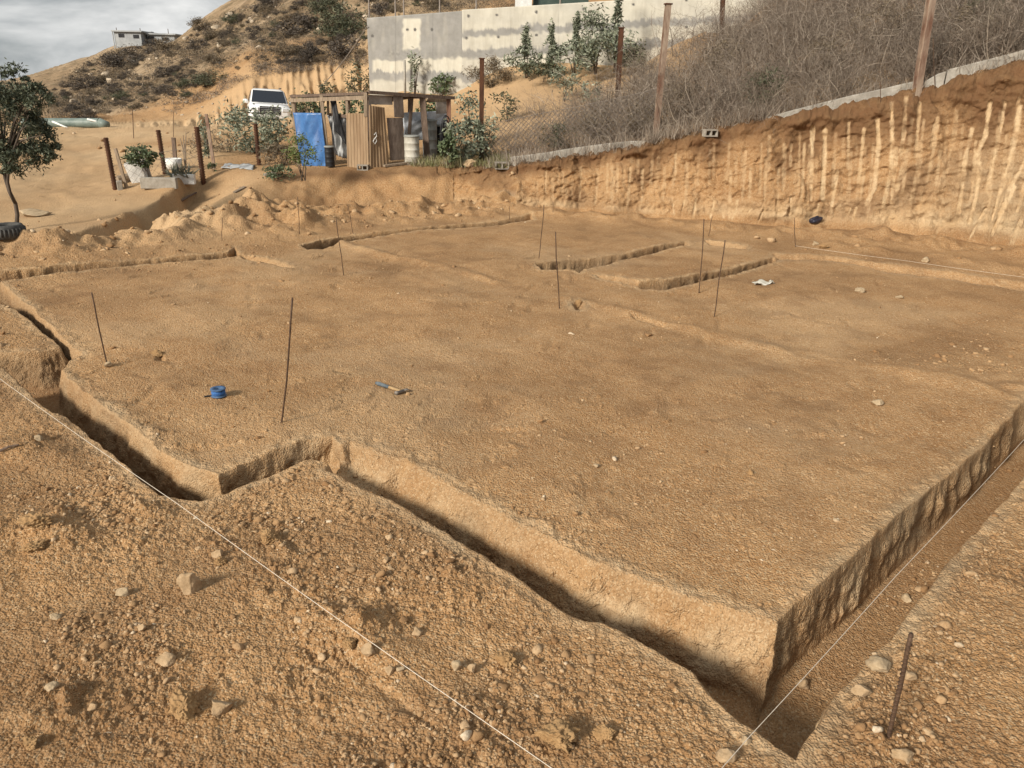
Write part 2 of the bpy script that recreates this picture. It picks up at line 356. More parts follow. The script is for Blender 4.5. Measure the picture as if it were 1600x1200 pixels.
def build_ground():
    inner = np.linspace(-.655, .665, 1290)
    azs = np.concatenate([np.linspace(-1.3, -.66, 90), inner, np.linspace(.67, 1.3, 90)])
    # rows spaced so that walls and faces get as many rows as flat ground of the same apparent size
    ca = azs[::3]; nr = 3600; lr = np.linspace(math.log(1.0), math.log(480), nr)
    A, L = np.meshgrid(ca, lr, indexing='ij'); rr = np.exp(L); X, Y = rr * np.sin(A), rr * np.cos(A)
    z, tr, sdm, sw, f = H0(X, Y)
    el = np.arctan2(z - EYE, rr); dl = lr[1] - lr[0]
    den = np.abs(np.gradient(el, axis=1)) + np.abs(np.gradient(z, axis=1)) / rr * .6 + .022 * dl
    den = np.where(rr < 2.2, den * .25, den)
    den = np.where(rr > 200, den * .4, den)
    k = np.exp(-np.linspace(-2, 2, 25) ** 2); k /= k.sum()
    pad = np.pad(den, ((12, 12), (0, 0)), mode='edge')
    den = sum(k[i] * pad[i:i + den.shape[0]] for i in range(25))
    pad = np.pad(den, ((0, 0), (6, 6)), mode='edge'); den = sum(pad[:, i:i + nr] for i in range(13)) / 13
    cdf = np.cumsum(den, axis=1); cdf = (cdf - cdf[:, :1]) / (cdf[:, -1:] - cdf[:, :1])
    NR = 1180; u = np.linspace(0, 1, NR)
    rows = np.array([np.interp(u, cdf[i], lr) for i in range(len(ca))])
    fi = np.interp(azs, ca, np.arange(len(ca))); i0 = np.clip(fi.astype(int), 0, len(ca) - 2); w = (fi - i0)[:, None]
    rows = rows[i0] * (1 - w) + rows[i0 + 1] * w
    A = np.repeat(azs[:, None], NR, 1); r = np.exp(rows)
    x = r * np.sin(A); y = r * np.cos(A); sh = x.shape
    x, y, r = x.ravel(), y.ravel(), r.ravel()
    z, tr, sdm, sw, f = H0(x, y)
    slab = sst(.1, -.15, sdist(SLAB, x, y))
    near = sst(16, 5, r); lowm = 1 - np.clip(f, 0, 1)
    rough = np.clip((1 - slab) * .9 + .14 + .25 * noise2(x * .8, y * .8, 41), .1, 1.1)
    rough = np.where(tr > .05, .22, rough) * sst(-.02, .16, np.where(tr > .05, 1.0, sdm + .03))
    # loose clods: sharp valleys, round tops, fading where they fall under a pixel
    def bil_(wl, sd): return np.abs(noise2(x / wl, y / wl, sd))
    det = np.zeros_like(x)
    m = r < 30
    det += rough * .035 * (bil_(.55, 51) - .28) * sst(-.4, .5, noise2(x * .7, y * .7, 50))
    det += rough * .009 * (bil_(.22, 52) - .28)
    det += rough * .008 * (bil_(.10, 53) - .28) * sst(22, 12, r)
    clm = np.clip(.55 + 1.1 * noise2(x * 1.2, y * 1.2, 141), .08, 1.2)
    for cell, p_, amp, rmax, sd in ((.34, .16, .30, 24, 401), (.17, .30, .5, 18, 402), (.085, .55, .65, 12, 403), (.042, .8, .75, 9, 404), (.024, .85, .7, 6.5, 405)):
        q = np.where((r < rmax) & (lowm > .02))[0]
        ro = np.clip(rough[q] * clm[q] - (.18 if cell > .1 else (.06 if cell > .05 else -.12)), 0, 1)
        det[q] += lumps(x[q], y[q], cell, p_, sd) * amp * ro * sst(rmax, rmax * .6, r[q])
    q = np.where((r < 16) & (slab > .3))[0]
    det[q] += lumps(x[q], y[q], .07, .14, 412) * .4 * sst(12, 7, r[q])
    uu = x * .71 + y * .70; vv = -x * .70 + y * .71
    det += slab * .010 * (noise2(uu * .7, vv * 6, 421) + .6 * noise2(uu * 5, vv * 1.1, 422))
    det *= lowm
    # crumbs and slump along the lips
    lip = np.exp(-((sdm - .06) / .09) ** 2) * (tr < .02)
    det += lip * .018 * (noise2(x * 6, y * 6, 61) + .5 * noise2(x * 17, y * 17, 62)) * lowm
    # banks and hills
    hi = np.clip(f, 0, 1); edge = f * (1 - f) * 4
    fade = sst(0, 6, sw)
    det += hi * (noise2(x * .7, y * .7, 71) * .07 + noise2(x * 2.2, y * 2.2, 72) * .03) * (.4 + .6 * fade)
    far = sst(42, 60, r); fin = sst(110, 55, r)
    det += far * (noise2(x * .09, y * .09, 73) * .9 + noise2(x * .25, y * .25, 74) * .5 * fin + np.abs(noise2(x * .6, y * .6, 75)) * .35 * fin)
    # eroded step under the planter bed: the left side stands higher
    gx = np.interp(y, GUL[:, 1], GUL[:, 0]); dg = x - gx + .18 * noise2(x * 1.3, y * 1.3, 112)
    det -= .68 * sst(-.05, .30, dg) * np.exp(-(np.maximum(dg, 0) / 1.5) ** 2) * sst(GUL[0, 1] - 1.0, GUL[0, 1] + .6, y) * sst(GUL[-1, 1] + .3, GUL[-1, 1] - 1.2, y)
    # scooped hollow in the bank under the blue tarp
    hc = gy(512, 296, 20.4); dh = np.hypot((x - hc[0]) / .62, (y - hc[1]) / .55); hollow = np.exp(-dh ** 2)
    det -= hollow * .50 * (1 + .5 * noise2(x * 4, y * 4, 114))
    # crumbling lip of the bank
    lp = sst(.70, .95, f) * sst(.55, .15, sw - np.interp(np.arctan2(x, y), _taz, _tw)) * (r < 30) * (np.arctan2(x, y) > -.1)
    det += lp * (noise2(x * 3, y * 3, 125) * .09 + noise2(x * 8, y * 8, 126) * .06 + np.abs(noise2(x * 18, y * 18, 127)) * .05)
    # shovel scrapes and boot prints on the levelled plot
    rg = np.random.default_rng(9)
    for k in range(230):
        a_, r_ = rg.uniform(-.6, .6), math.sqrt(rg.uniform(4.0 ** 2, 15 ** 2)); mx_, my_ = r_ * math.sin(a_), r_ * math.cos(a_)
        th = rg.normal(.75, .5) if k % 3 else rg.uniform(0, 3.14); ln, wd_ = (rg.uniform(.12, .30), rg.uniform(.03, .07)) if k % 3 else (.13, .05)
        m = (np.abs(x - mx_) < .6) & (np.abs(y - my_) < .6)
        if not m.any(): continue
        du = (x[m] - mx_) * math.cos(th) + (y[m] - my_) * math.sin(th); dv = -(x[m] - mx_) * math.sin(th) + (y[m] - my_) * math.cos(th)
        e_ = np.exp(-(du / ln) ** 4); det[m] += slab[m] * lowm[m] * e_ * (-.014 * np.exp(-(dv / wd_) ** 2) + .011 * np.exp(-((dv - wd_ * 1.7) / wd_) ** 2) * (.6 + noise2(x[m] * 14, y[m] * 14, 128)))
    z = z + det
    # pull wall faces in and out so that they are chunky rather than ruled
    wall = np.clip(tr * 6, 0, 1) * np.clip((.5 - tr) * 8, 0, 1)
    mw = (wall > .01) & (r < 20)
    q = np.where(mw)[0]
    for c, sd in ((x, 81), (y, 82)):
        c[q] += wall[q] * (noise3(x[q] * 5, y[q] * 5, z[q] * 4, sd) * .050 * (.4 + noise2(x[q] * 1.3, y[q] * 1.3, sd + 9) + .5) + noise3(x[q] * 11, y[q] * 11, z[q] * 9, sd + 5) * .020 + noise3(x[q] * 24, y[q] * 24, z[q] * 24, sd + 6) * .011)
    z[q] += wall[q] * noise3(x[q] * 15, y[q] * 15, z[q] * 15, 89) * .012
    az = np.arctan2(x, y)
    az = np.arctan2(x, y); face = sst(.02, .12, f) * sst(1.0, .93, f) * (az > -.08) * (r < 30)
    q = np.where((face > .01))[0]
    n = noise3(x[q] * .9, y[q] * .9, z[q] * .8, 91) * .16 + noise3(x[q] * 4, y[q] * 4, z[q] * 7, 92) * .085 + noise3(x[q] * 10, y[q] * 10, z[q] * 16, 93) * .055
    layer = noise2(z[q] * 3.5 + noise2(x[q] * .5, y[q] * .5, 95), x[q] * .4, 94) * .06
    push = (n + layer) * face[q]
    # overhanging lip just under the kerb
    push += np.exp(-((f[q] - .93) / .06) ** 2) * -.16 * (.6 + noise2(x[q] * 2, y[q] * 2, 96))
    # tooth scrapes
    v = np.stack([x[q], y[q], z[q]], 1) - CAM; kk = v @ FW
    px = 800 + FPX * (v @ RT) / kk; py = 600 - FPX * (v @ UP) / kk
    scr = np.zeros(len(q))
    for pts, wd, st in MARKS:
        P = np.array(pts, float); wd = wd * 1.22; b = P.min(0) - 10; c = P.max(0) + 10
        mm = (px > b[0]) & (px < c[0]) & (py > b[1]) & (py < c[1])
        if mm.any():
            dd, tt = pdist(P, px[mm], py[mm])
            ends = 1.0
            sdk = int(pts[0][0]) % 97; wl_ = wd * (.92 + .45 * noise2(tt * 2.3 + sdk, tt * 0 + sdk * .37, 131)); st_ = st * (.35 + .65 * sst(-.50, -.15, noise2(tt * 3.1 + sdk * 1.7, tt * 0 + .5, 132)))
            kf = sst(wl_ * .62, wl_ * .34, dd + noise2(px[mm] * .1, py[mm] * .1, 97) * .25) * st_
            scr[mm] = np.maximum(scr[mm], kf)
    push = push * (1 - .6 * scr) + scr * .03
    x[q] += np.sin(az[q]) * push; y[q] += np.cos(az[q]) * push
    # the old cut face behind the car: runnels and crumbling, worn down by rain
    cf = sst(41.5, 43, r) * sst(48, 45.5, r) * sst(-.46, -.40, az) * sst(-.10, -.15, az)
    z += cf * (np.abs(noise2(az * 60, z * .12, 431)) - .25) * .4 + cf * noise2(az * 170, z * .5, 432) * .28 + cf * noise2(x * 2.4, z * 2.4, 433) * .16
    # colour masks
    mask = np.zeros((len(x), 4), np.float32); mask[:, 3] = 1; mask2 = mask.copy()
    mask[q, 0] = scr * (.75 + .25 * noise2(px * .3, py * .06, 98))
    lowpale = sst(.35, .08, f[q]) * (.35 + .5 * noise2(x[q] * 1.3, z[q] * 2, 99)); mask[q, 0] = np.maximum(mask[q, 0], np.clip(lowpale, 0, .6) * face[q])
    topd = sst(.50, .86, f + .22 * noise2(x * 1.1, y * 1.1, 101)) * sst(1.5, .2, np.maximum(sw - 1, 0)) * (r < 32) * (az > -.30)
    patch = sst(.12, .45, noise3(x * .8, y * .8, z * .9, 102)) * face
    mask[:, 1] = np.clip(np.maximum(topd, patch * .8), 0, 1); mask[q, 1] *= (1 - scr)
    mask[:, 1] = np.maximum(mask[:, 1], np.clip(hollow * 1.3, 0, 1))  # shade inside the hollow painted in with the dark topsoil colour
    mask[:, 1] = np.maximum(mask[:, 1], cf * np.clip(.15 + sst(3.2, 5.2, z) * .5 + .5 * noise2(az * 90, z * .6, 434), 0, .8))
    mask[:, 2] = np.maximum(mask[:, 2], 0)
    # pale patches on trench walls, pale soil along edges, grey crust on the lips
    mask[:, 2] = np.clip(np.exp(-((sdm - .04) / .10) ** 2) * .35 * (1 + noise2(x * 1.5, y * 1.5, 113)) + wall * (.35 + .4 * noise2(x * 4, y * 4, 103)), 0, 1) * lowm * sst(25, 8, r)
    mask[q, 2] = np.maximum(mask[q, 2], face[q] * sst(.40, .55, az[q] + .03 * noise2(x[q] * .8, z[q] * .8, 120)) * sst(.75, .35, f[q]) * .75 * (1 - scr))
    dusty = sst(.0, .6, noise2(x * .35, y * .5, 104) + .4 * noise2(x * 1.7, y * 2.3, 119)) * .16 * slab
    wall_pale = wall * sst(12, 8, r) * sst(.0, .4, noise3(x * 2.2, y * 2.2, z * 3, 105)) * .30 + .30 * np.exp(-((sdm - .035) / .05) ** 2) * (tr < .03) * (.6 + .6 * noise2(x * 2, y * 2, 123))
    mask[:, 0] = np.maximum(mask[:, 0], np.maximum(dusty, wall_pale) * lowm)
    berm = np.zeros_like(x)
    mask[:, 1] = np.maximum(mask[:, 1], np.clip(noise2(x * .6, y * .6, 106) * 1.0 + .05, 0, .32) * (1 - slab) * lowm)
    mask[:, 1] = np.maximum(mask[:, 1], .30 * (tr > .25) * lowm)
    mask[:, 1] = np.maximum(mask[:, 1], sst(.04, .2, tr) * sst(8, 11, r) * .8 * lowm)  # far ditches painted darker to stand for shade on their walls
    mask[:, 1] = np.maximum(mask[:, 1], slab * lowm * np.clip(.22 * sst(-.2, .5, noise2(x * .33, y * .33, 116)) + .24 * sst(.05, .5, noise2(x * 1.6, y * 1.6, 117) + .5 * noise2(x * 5, y * 5, 118)), 0, .5))
    mask2[:, 0] = np.clip(rough, 0, 1)
    mask2[:, 1] = sst(43, 48, r + 4 * noise2(x * .12, y * .12, 107)) * sst(4.2, 5.4, z + 1.0 * noise2(x * .2, y * .2, 108)) + sst(1, 3, sw) * sst(.02, .12, az) * sst(26, 24, r) * .6
    mask2[:, 1] = np.clip(np.maximum(mask2[:, 1], sst(52, 62, r)), 0, 1)
    d, t = pdist(np.array([gy(-200,196,39)[:2], gy(100,194,40)[:2], gy(250,187,41)[:2], gy(400,183,40)[:2], gy(470,180,40)[:2]]), x, y)
    mask2[:, 2] = np.maximum(sst(3.2, 1.6, d + noise2(x * .4, y * .4, 109)) * .9, sst(-.26, -.38, az) * sst(15, 18, r) * sst(52, 44, r) * np.clip(.5 + .6 * noise2(x * .3, y * .3, 115), .1, .8))
    mask2[:, 2] = np.maximum(mask2[:, 2], sst(3, 6, sw) * sst(43, 38, r) * sst(-.12, -.02, az) * sst(.25, .15, az) * .55)
    mask2[:, 2] = np.maximum(mask2[:, 2], sst(33, 37, r) * sst(52, 44, r) * .65 * sst(-.02, -.08, az))
    V = np.stack([x, y, z], 1)
    nc = sh[0]; I = np.arange(nc * NR).reshape(nc, NR)
    F = np.stack([I[:-1, :-1], I[1:, :-1], I[1:, 1:], I[:-1, 1:]], -1)
    fr = r.reshape(nc, NR)[:-1, :-1]; ff = f.reshape(nc, NR)[:-1, :-1]; aa = A[:-1, :-1]
    swf = sw.reshape(nc, NR)[:-1, :-1]
    cls = np.zeros(fr.shape, int)
    cls[(ff > .5) & (aa > -.30) & (fr < 60)] = 1          # earth bank and the slope above
    cls[(fr > 43)] = 2
    gm = ground_material()
    for c, nm in ((0, 'ground'), (1, 'earth_bank'), (2, 'hillside')):
        fs = F[cls == c]
        used = np.unique(fs); mp = np.full(len(V), -1); mp[used] = np.arange(len(used))
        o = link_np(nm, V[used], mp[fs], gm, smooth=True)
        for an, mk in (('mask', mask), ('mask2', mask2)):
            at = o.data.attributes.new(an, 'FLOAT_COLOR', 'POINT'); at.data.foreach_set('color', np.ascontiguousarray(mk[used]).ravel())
        tag(o, kind='structure')
    return V.reshape(nc, NR, 3), azs, rows
GV, GAZ, GROWS = build_ground()
def ground(x, y):
    """height of the built sheet at a spot"""
    a = math.atan2(x, y); l = math.log(math.hypot(x, y))
    j = int(np.clip(np.searchsorted(GAZ, a), 1, len(GAZ) - 1)); zz = []
    for jj in (j - 1, j): zz.append(np.interp(l, GROWS[jj], GV[jj, :, 2]))
    t = (a - GAZ[j - 1]) / (GAZ[j] - GAZ[j - 1]); return float(zz[0] * (1 - t) + zz[1] * t)
def hit(px, py, rmin=1.5):
    """where the line of sight through a picture point meets the ground"""
    d = ray(px, py); a = math.atan2(d[0], d[1]); e = d[2] / math.hypot(d[0], d[1])
    j = int(np.clip(np.searchsorted(GAZ, a), 1, len(GAZ) - 1))
    rr = np.exp(GROWS[j]); q = GV[j]; ea = (q[:, 2] - EYE) / np.hypot(q[:, 0], q[:, 1])
    ok = np.where((ea >= e) & (rr > rmin))[0]
    i = ok[0] if len(ok) else len(rr) - 1
    r = float(np.hypot(q[i, 0], q[i, 1]))
    if i > 0 and len(ok):
        e0, e1 = ea[i - 1], ea[i]; t = (e - e0) / (e1 - e0 + 1e-12); r0 = float(np.hypot(q[i - 1, 0], q[i - 1, 1])); r = r0 + (r - r0) * min(max(t, 0), 1)
    return np.array([r * math.sin(a), r * math.cos(a), EYE + e * r])
# ------------------------------------------------------------------ mesh helper
class MB:
    def __init__(s, off=(0, 0, 0)): s.v = []; s.f = []; s.o = np.array(off, float)
    def add(s, V, F):
        n = len(s.v); s.v += [np.asarray(p, float) - s.o for p in V]; s.f += [tuple(n + i for i in f) for f in F]; return s
    def box(s, c, size, ax=None):
        """ax: three unit vectors"""
        ax = np.eye(3) if ax is None else np.asarray(ax, float); c = np.asarray(c, float); h = np.asarray(size, float) / 2
        V = [c + ax[0] * h[0] * i + ax[1] * h[1] * j + ax[2] * h[2] * k for i in (-1, 1) for j in (-1, 1) for k in (-1, 1)]
        return s.add(V, [(0, 1, 3, 2), (4, 6, 7, 5), (0, 4, 5, 1), (2, 3, 7, 6), (0, 2, 6, 4), (1, 5, 7, 3)])
    def beam(s, a, b, w, d, up=(0, 0, 1)):
        a, b = np.asarray(a, float), np.asarray(b, float); t = b - a; L = np.linalg.norm(t); t /= L
        u = np.asarray(up, float)
        if abs(u @ t) > .95: u = np.array([0, 1.0, 0])
        x = np.cross(u, t); x /= np.linalg.norm(x); y = np.cross(t, x)
        return s.box((a + b) / 2, (w, d, L), (x, y, t))
    def tube(s, pts, rad, n=8, cap=True):
        P = np.asarray(pts, float); m = len(P); rad = np.broadcast_to(np.asarray(rad, float), (m,))
        V = []; ref = None
        for i in range(m):
            t = P[min(i + 1, m - 1)] - P[max(i - 1, 0)]; t = t / (np.linalg.norm(t) + 1e-12)
            if ref is None:
                ref = np.array([1.0, 0, 0]) if abs(t[0]) < .8 else np.array([0, 1.0, 0])
            x = ref - t * (ref @ t); x /= np.linalg.norm(x); ref = x; y = np.cross(t, x)
            for k in range(n):
                a = 2 * math.pi * k / n; V.append(P[i] + rad[i] * (math.cos(a) * x + math.sin(a) * y))
        F = [(i * n + k, i * n + (k + 1) % n, (i + 1) * n + (k + 1) % n, (i + 1) * n + k) for i in range(m - 1) for k in range(n)]
        if cap: F += [tuple(range(n))[::-1], tuple((m - 1) * n + k for k in range(n))]
        return s.add(V, F)
    def lathe(s, c, prof, n=20, ax=(0, 0, 1)):
        """prof: (radius, height)"""
        c = np.asarray(c, float); t = np.asarray(ax, float); t /= np.linalg.norm(t)
        x = np.cross(t, (0, 1, 0)) if abs(t[1]) < .9 else np.cross(t, (1, 0, 0)); x /= np.linalg.norm(x); y = np.cross(t, x)
        V = [c + t * h + r * (math.cos(2 * math.pi * k / n) * x + math.sin(2 * math.pi * k / n) * y) for r, h in prof for k in range(n)]
        m = len(prof)
        F = [(i * n + k, i * n + (k + 1) % n, (i + 1) * n + (k + 1) % n, (i + 1) * n + k) for i in range(m - 1) for k in range(n)]
        return s.add(V, F)
    def sheet(s, fn, nu, nv, thick=0.0):
        """fn(u, v) -> point; thick closes it into a slab"""
        V = [np.asarray(fn(i / nu, j / nv), float) for i in range(nu + 1) for j in range(nv + 1)]
        id = lambda i, j: i * (nv + 1) + j
        F = [(id(i, j), id(i + 1, j), id(i + 1, j + 1), id(i, j + 1)) for i in range(nu) for j in range(nv)]
        if thick:
            a = V[id(nu, 0)] - V[0]; b = V[id(0, nv)] - V[0]; n = np.cross(a, b); n = n / np.linalg.norm(n) * thick; N = len(V)
            V = V + [p - n for p in V]; F = F + [tuple(N + q for q in f[::-1]) for f in F]
            bd = [id(i, 0) for i in range(nu + 1)] + [id(nu, j) for j in range(1, nv + 1)] + [id(i, nv) for i in range(nu - 1, -1, -1)] + [id(0, j) for j in range(nv - 1, 0, -1)]
            F += [(bd[k], N + bd[k], N + bd[(k + 1) % len(bd)], bd[(k + 1) % len(bd)]) for k in range(len(bd))]
        return s.add(V, F)
    def build(s, name, mat, parent=None, smooth=False, bevel=0):
        o = link(name, s.v, s.f, mat, parent, smooth)
        if parent is None: o.location = tuple(s.o)
        bm = bmesh.new(); bm.from_mesh(o.data); bmesh.ops.recalc_face_normals(bm, faces=bm.faces)
        if bevel: bmesh.ops.bevel(bm, geom=bm.edges[:], offset=bevel, segments=1, affect='EDGES', clamp_overlap=True)
        bm.to_mesh(o.data); bm.free()
        return o

# ------------------------------------------------------------------ plain materials
def mat_simple(name, c1, c2, scale=6, rough=.8, bump=.004, metal=0.0, stretch=(1, 1, 1), spec=.3, lo=.35, hi=.65, fine=60):
    t = NT(name); v = t.mapv(stretch)
    c = t.ramp(t.noise(scale, 6, .65, v), [(lo, c1), (hi, c2)])
    c = t.mix(t.ramp(t.noise(scale * 6, 4, .6, v), [(.4, 0.0), (.75, .35)]), c, tuple(x * .6 for x in c1))
    b = t.bump(t.noise(fine, 5, .6, v), bump, .7)
    t.b.inputs['Specular IOR Level'].default_value = spec
    return t.fin(c, rough, b, metal)
M = {}
M['rust'] = mat_simple('rust', (.050, .024, .015), (.135, .060, .030), 9, .85, .003, .15, (1, 1, .25))
M['rebar'] = mat_simple('rebar_steel', (.060, .034, .022), (.125, .075, .045), 30, .7, .002, .3)
M['paleiron'] = mat_simple('weathered_steel', (.15, .075, .048), (.40, .32, .24), 3.5, .75, .003, .1, (1, 1, .3))
M['concrete'] = mat_simple('concrete', (.24, .215, .18), (.38, .35, .30), 3.5, .92, .006)
M['block'] = mat_simple('concrete_block', (.24, .21, .17), (.36, .33, .28), 8, .95, .006)
M['wood'] = mat_simple('weathered_timber', (.16, .115, .075), (.34, .265, .19), 5, .85, .004, 0, (6, 6, .7))
M['darkwood'] = mat_simple('dark_timber', (.085, .058, .042), (.19, .135, .10), 5, .85, .004, 0, (6, 6, .7))
M['redwood'] = mat_simple('reddish_timber', (.14, .065, .04), (.26, .14, .09), 5, .85, .004, 0, (6, 6, .7))
M['ply'] = mat_simple('stained_board', (.12, .088, .068), (.235, .185, .15), 7, .9, .004, 0, (2, 2, .6))
M['greyply'] = mat_simple('grey_board', (.25, .21, .175), (.40, .35, .30), 4, .9, .004)
M['panel'] = mat_simple('brown_sheet_panel', (.225, .145, .080), (.335, .235, .142), 4, .7, .003, 0, (1, 1, .15))
M['blue'] = mat_simple('blue_tarpaulin', (.026, .09, .25), (.055, .165, .38), 2.5, .38, .006, spec=.5)
M['greytarp'] = mat_simple('grey_sheet', (.25, .25, .245), (.45, .45, .44), 3, .55, .006)
M['silver'] = mat_simple('pale_tarpaulin', (.40, .43, .47), (.68, .70, .73), 2.5, .42, .006, spec=.45)
M['drum'] = mat_simple('pale_drum', (.36, .34, .28), (.56, .53, .46), 3, .5, .003, 0, (1, 1, .4))
M['drum2'] = mat_simple('grey_drum', (.20, .20, .18), (.36, .36, .33), 3, .5, .003, 0, (1, 1, .4))
M['black'] = mat_simple('black_plastic', (.012, .012, .013), (.03, .03, .032), 6, .5, .002)
M['rubber'] = mat_simple('old_rubber', (.035, .034, .033), (.10, .095, .085), 7, .85, .004)
M['string'] = mat_simple('mason_line', (.50, .43, .34), (.66, .58, .48), 40, .8, .001)
M['wire'] = mat_simple('galvanised_wire', (.17, .14, .12), (.32, .28, .24), 20, .6, .001, .5)
M['greenpipe'] = mat_simple('green_pipe', (.10, .135, .12), (.19, .225, .20), 3, .5, .003)
M['white'] = mat_simple('chalky_white', (.55, .54, .51), (.78, .77, .73), 5, .7, .003)
M['bag'] = mat_simple('dark_plastic_bag', (.010, .011, .022), (.035, .036, .06), 8, .35, .006, spec=.5)
M['stone'] = mat_simple('field_stone', (.28, .185, .098), (.46, .33, .20), 9, .95, .012, fine=28)
M['clod'] = mat_simple('dirt_clod', (.25, .145, .062), (.38, .24, .115), 12, .98, .015, fine=30)
M['palestone'] = mat_simple('pale_stone', (.30, .215, .125), (.45, .345, .22), 9, .9, .008)
M['boulder'] = mat_simple('hill_boulder', (.30, .235, .165), (.52, .43, .32), .9, .95, .05, fine=3)
M['bark'] = mat_simple('bark', (.055, .042, .032), (.13, .10, .075), 8, .95, .008, 0, (1, 1, .3))

# ------------------------------------------------------------------ stakes and lines
def stake(px0, py0, px1, py1, rad, label, r=None, dY=0.0, name='rebar_stake'):
    b = hit(px1, py1); t = gy(px0, py0, b[1] + dY); rad = rad * .66
    m = MB(b); d = t - b
    pts = [b - d * .08] + [b + d * k + np.array([noise2(np.array([k * 2.0 + px0]), np.array([.3]), 7)[0] * .02, 0, 0]) * math.sin(math.pi * k) for k in np.linspace(0, 1, 7)]
    m.tube(pts, rad, 8)
    L = np.linalg.norm(d); n = int(min(60, L / .025))          # rolled ribs
    if rad > .009:
        for i in range(n):
            p = b + d * (i + .5) / n; u = d / L
            m.tube([p - u * .003, p + u * .003], rad * 1.18, 8)
    o = m.build(name, M['rebar'], smooth=True)
    return tag(o, label, 'stake', 'steel stakes pushed into the plot')
stake(143,457,168,572,.012,'rusty stake leaning left beside a pale pebble near the left trench corner')
stake(457,465,440,660,.013,'tallest rusty stake standing between the blue line reel and the hammer, near the trench step')
stake(525,342,537,430,.011,'thin leaning stake alone on the smooth dirt in front of the brown shed panels')
stake(465,308,468,366,.010,'upright stake below the blue tarp at the far left end of the back trench')
stake(543,320,552,366,.010,'leaning stake at the edge of the back trench below the shed corner')
stake(347,340,347,376,.009,'short thin stake by the spoil heap at the end of the left ditch')
stake(850,320,842,404,.011,'stake leaning right just above the left tip of the small square trench')
stake(868,362,874,482,.012,'stake leaning left beside a small hole, in front of the small square trench')
stake(1100,342,1092,458,.012,'left stake of the crossing pair at the near edge of the small square trench')
stake(1133,375,1116,495,.012,'right stake of the crossing pair, leaning right in front of the small square trench')
stake(1113,338,1107,369,.010,'short stake behind the small square trench near its back corner')
stake(1241,340,1243,386,.011,'short upright stake beside the dark bag at the foot of the cut bank')
stake(864,313,864,331,.009,'tiny stake at the foot of the bank, right of the back trench end')
stake(796,322,796,342,.009,'tiny stake standing at the right end of the back trench')
stake(1424,990,1388,1152,.0155,'thick bare steel stake in the gravel at the outer edge of the near right trench')
stake(206,165,209,216,.022,'thin dark stake on the dirt track beyond the planter plot')
stake(271,175,271,214,.016,'thin dry cane stake behind the planter plot, left of the ribbed post')
stake(314,252,316,288,.010,'short peg stuck in the ground in front of the tallest ribbed post')
def line(pts, label, rad=.0034):
    m = MB(pts[0]); P = []
    for a, b in zip(pts[:-1], pts[1:]):
        L = np.linalg.norm(b - a)
        for k in np.linspace(0, 1, 14)[:-1]: P.append(a + (b - a) * k - np.array([0, 0, .012 * L * .3 * 4 * k * (1 - k)]))
    P.append(pts[-1]); m.tube(P, rad, 6)
    return tag(m.build('string_line', M['string'], smooth=True), label, 'string', 'mason lines stretched along the trenches')
line([gz(-160, 478, .10), gz(0, 592, .09), gz(280, 789, .09), gz(860, 1199, .09), gz(960, 1270, .09)], 'pale string stretched diagonally across the near left ground past the trench corner', .0022)
line([gz(1120, 1209, .10), gz(1170, 1152, .10), gz(1400, 900, .11), gz(1600, 687, .11), gz(1720, 560, .11)], 'pale string stretched along the right trench from two white stones', .002)
line([gz(1243, 384, .12), gz(1420, 408, .12), gz(1600, 433, .12), gz(1750, 452, .12)], 'thin pale string running right from the short stake along the foot of the bank', .0022)

# ------------------------------------------------------------------ stones
def rock_mesh(name, sub, seed, sq=(1, 1, .7), ang=.55, crumb=0):
    bm = bmesh.new(); bmesh.ops.create_icosphere(bm, subdivisions=sub, radius=1)
    V = np.array([v.co[:] for v in bm.verts]); rg = np.random.default_rng(seed)
    for _ in range(11):                                         # flat broken faces
        n = rg.normal(size=3); n /= np.linalg.norm(n); d = rg.uniform(.38, .85); k = V @ n
        V = V - np.outer(np.maximum(k - d, 0) * .9, n)
    nz = noise3(V[:, 0] * 1.4 + seed, V[:, 1] * 1.4, V[:, 2] * 1.4, seed) * ang * .5 + noise3(V[:, 0] * 4 + seed, V[:, 1] * 4, V[:, 2] * 4, seed + 1) * .10
    V = V * (1 + nz[:, None] * .7) * np.array(sq)
    if crumb: V = V * (1 + crumb * (np.abs(noise3(V[:, 0] * 3 + seed, V[:, 1] * 3, V[:, 2] * 3, seed + 2)) - .2 + .5 * noise3(V[:, 0] * 9 + seed, V[:, 1] * 9, V[:, 2] * 9, seed + 3)))[:, None]
    F = [[v.index for v in f.verts] for f in bm.faces]; bm.free()
    return V, np.array(F)
def stone(px, py, wpx, hpx, label, mat='stone', cat='stone', name='stone', seed=None, sink=.25, tilt=0, yaw=None, sub=4):
    seed = seed if seed is not None else int(px * 7 + py); b = hit(px, py); D = np.linalg.norm(b - CAM); w = wpx * D / FPX / 2; h = hpx * D / FPX / 2
    V, F = rock_mesh(name, sub + 1 if mat == 'clod' else sub, seed, (1, .8, 1), .55, .45 if mat == 'clod' else .12); V = V * np.array([w, w, h]) 
    a = R(tilt); c, s_ = math.cos(a), math.sin(a); V = V @ np.array([[c, 0, -s_], [0, 1, 0], [s_, 0, c]])
    V[:, 2] += h * (1 - 2 * sink)
    o = link_np(name, V, F, M[mat], smooth=False); o.location = tuple(b)
    return tag(o, label, cat, 'larger stones and clods lying on the dirt')
S = stone
S(297,925,40,44,'pale flaky slab of rock standing tilted on the near left ground',tilt=28)
S(345,1112,34,30,'pinkish rounded stone at the bottom left, right of a dark forked clod','stone')
S(283,1112,54,36,'dark forked clod of earth at the bottom left','clod',tilt=35,cat='clod',name='clod')
S(866,1158,60,36,'large pale broken clod with a dark shadow at the bottom edge','clod',cat='clod',name='clod')
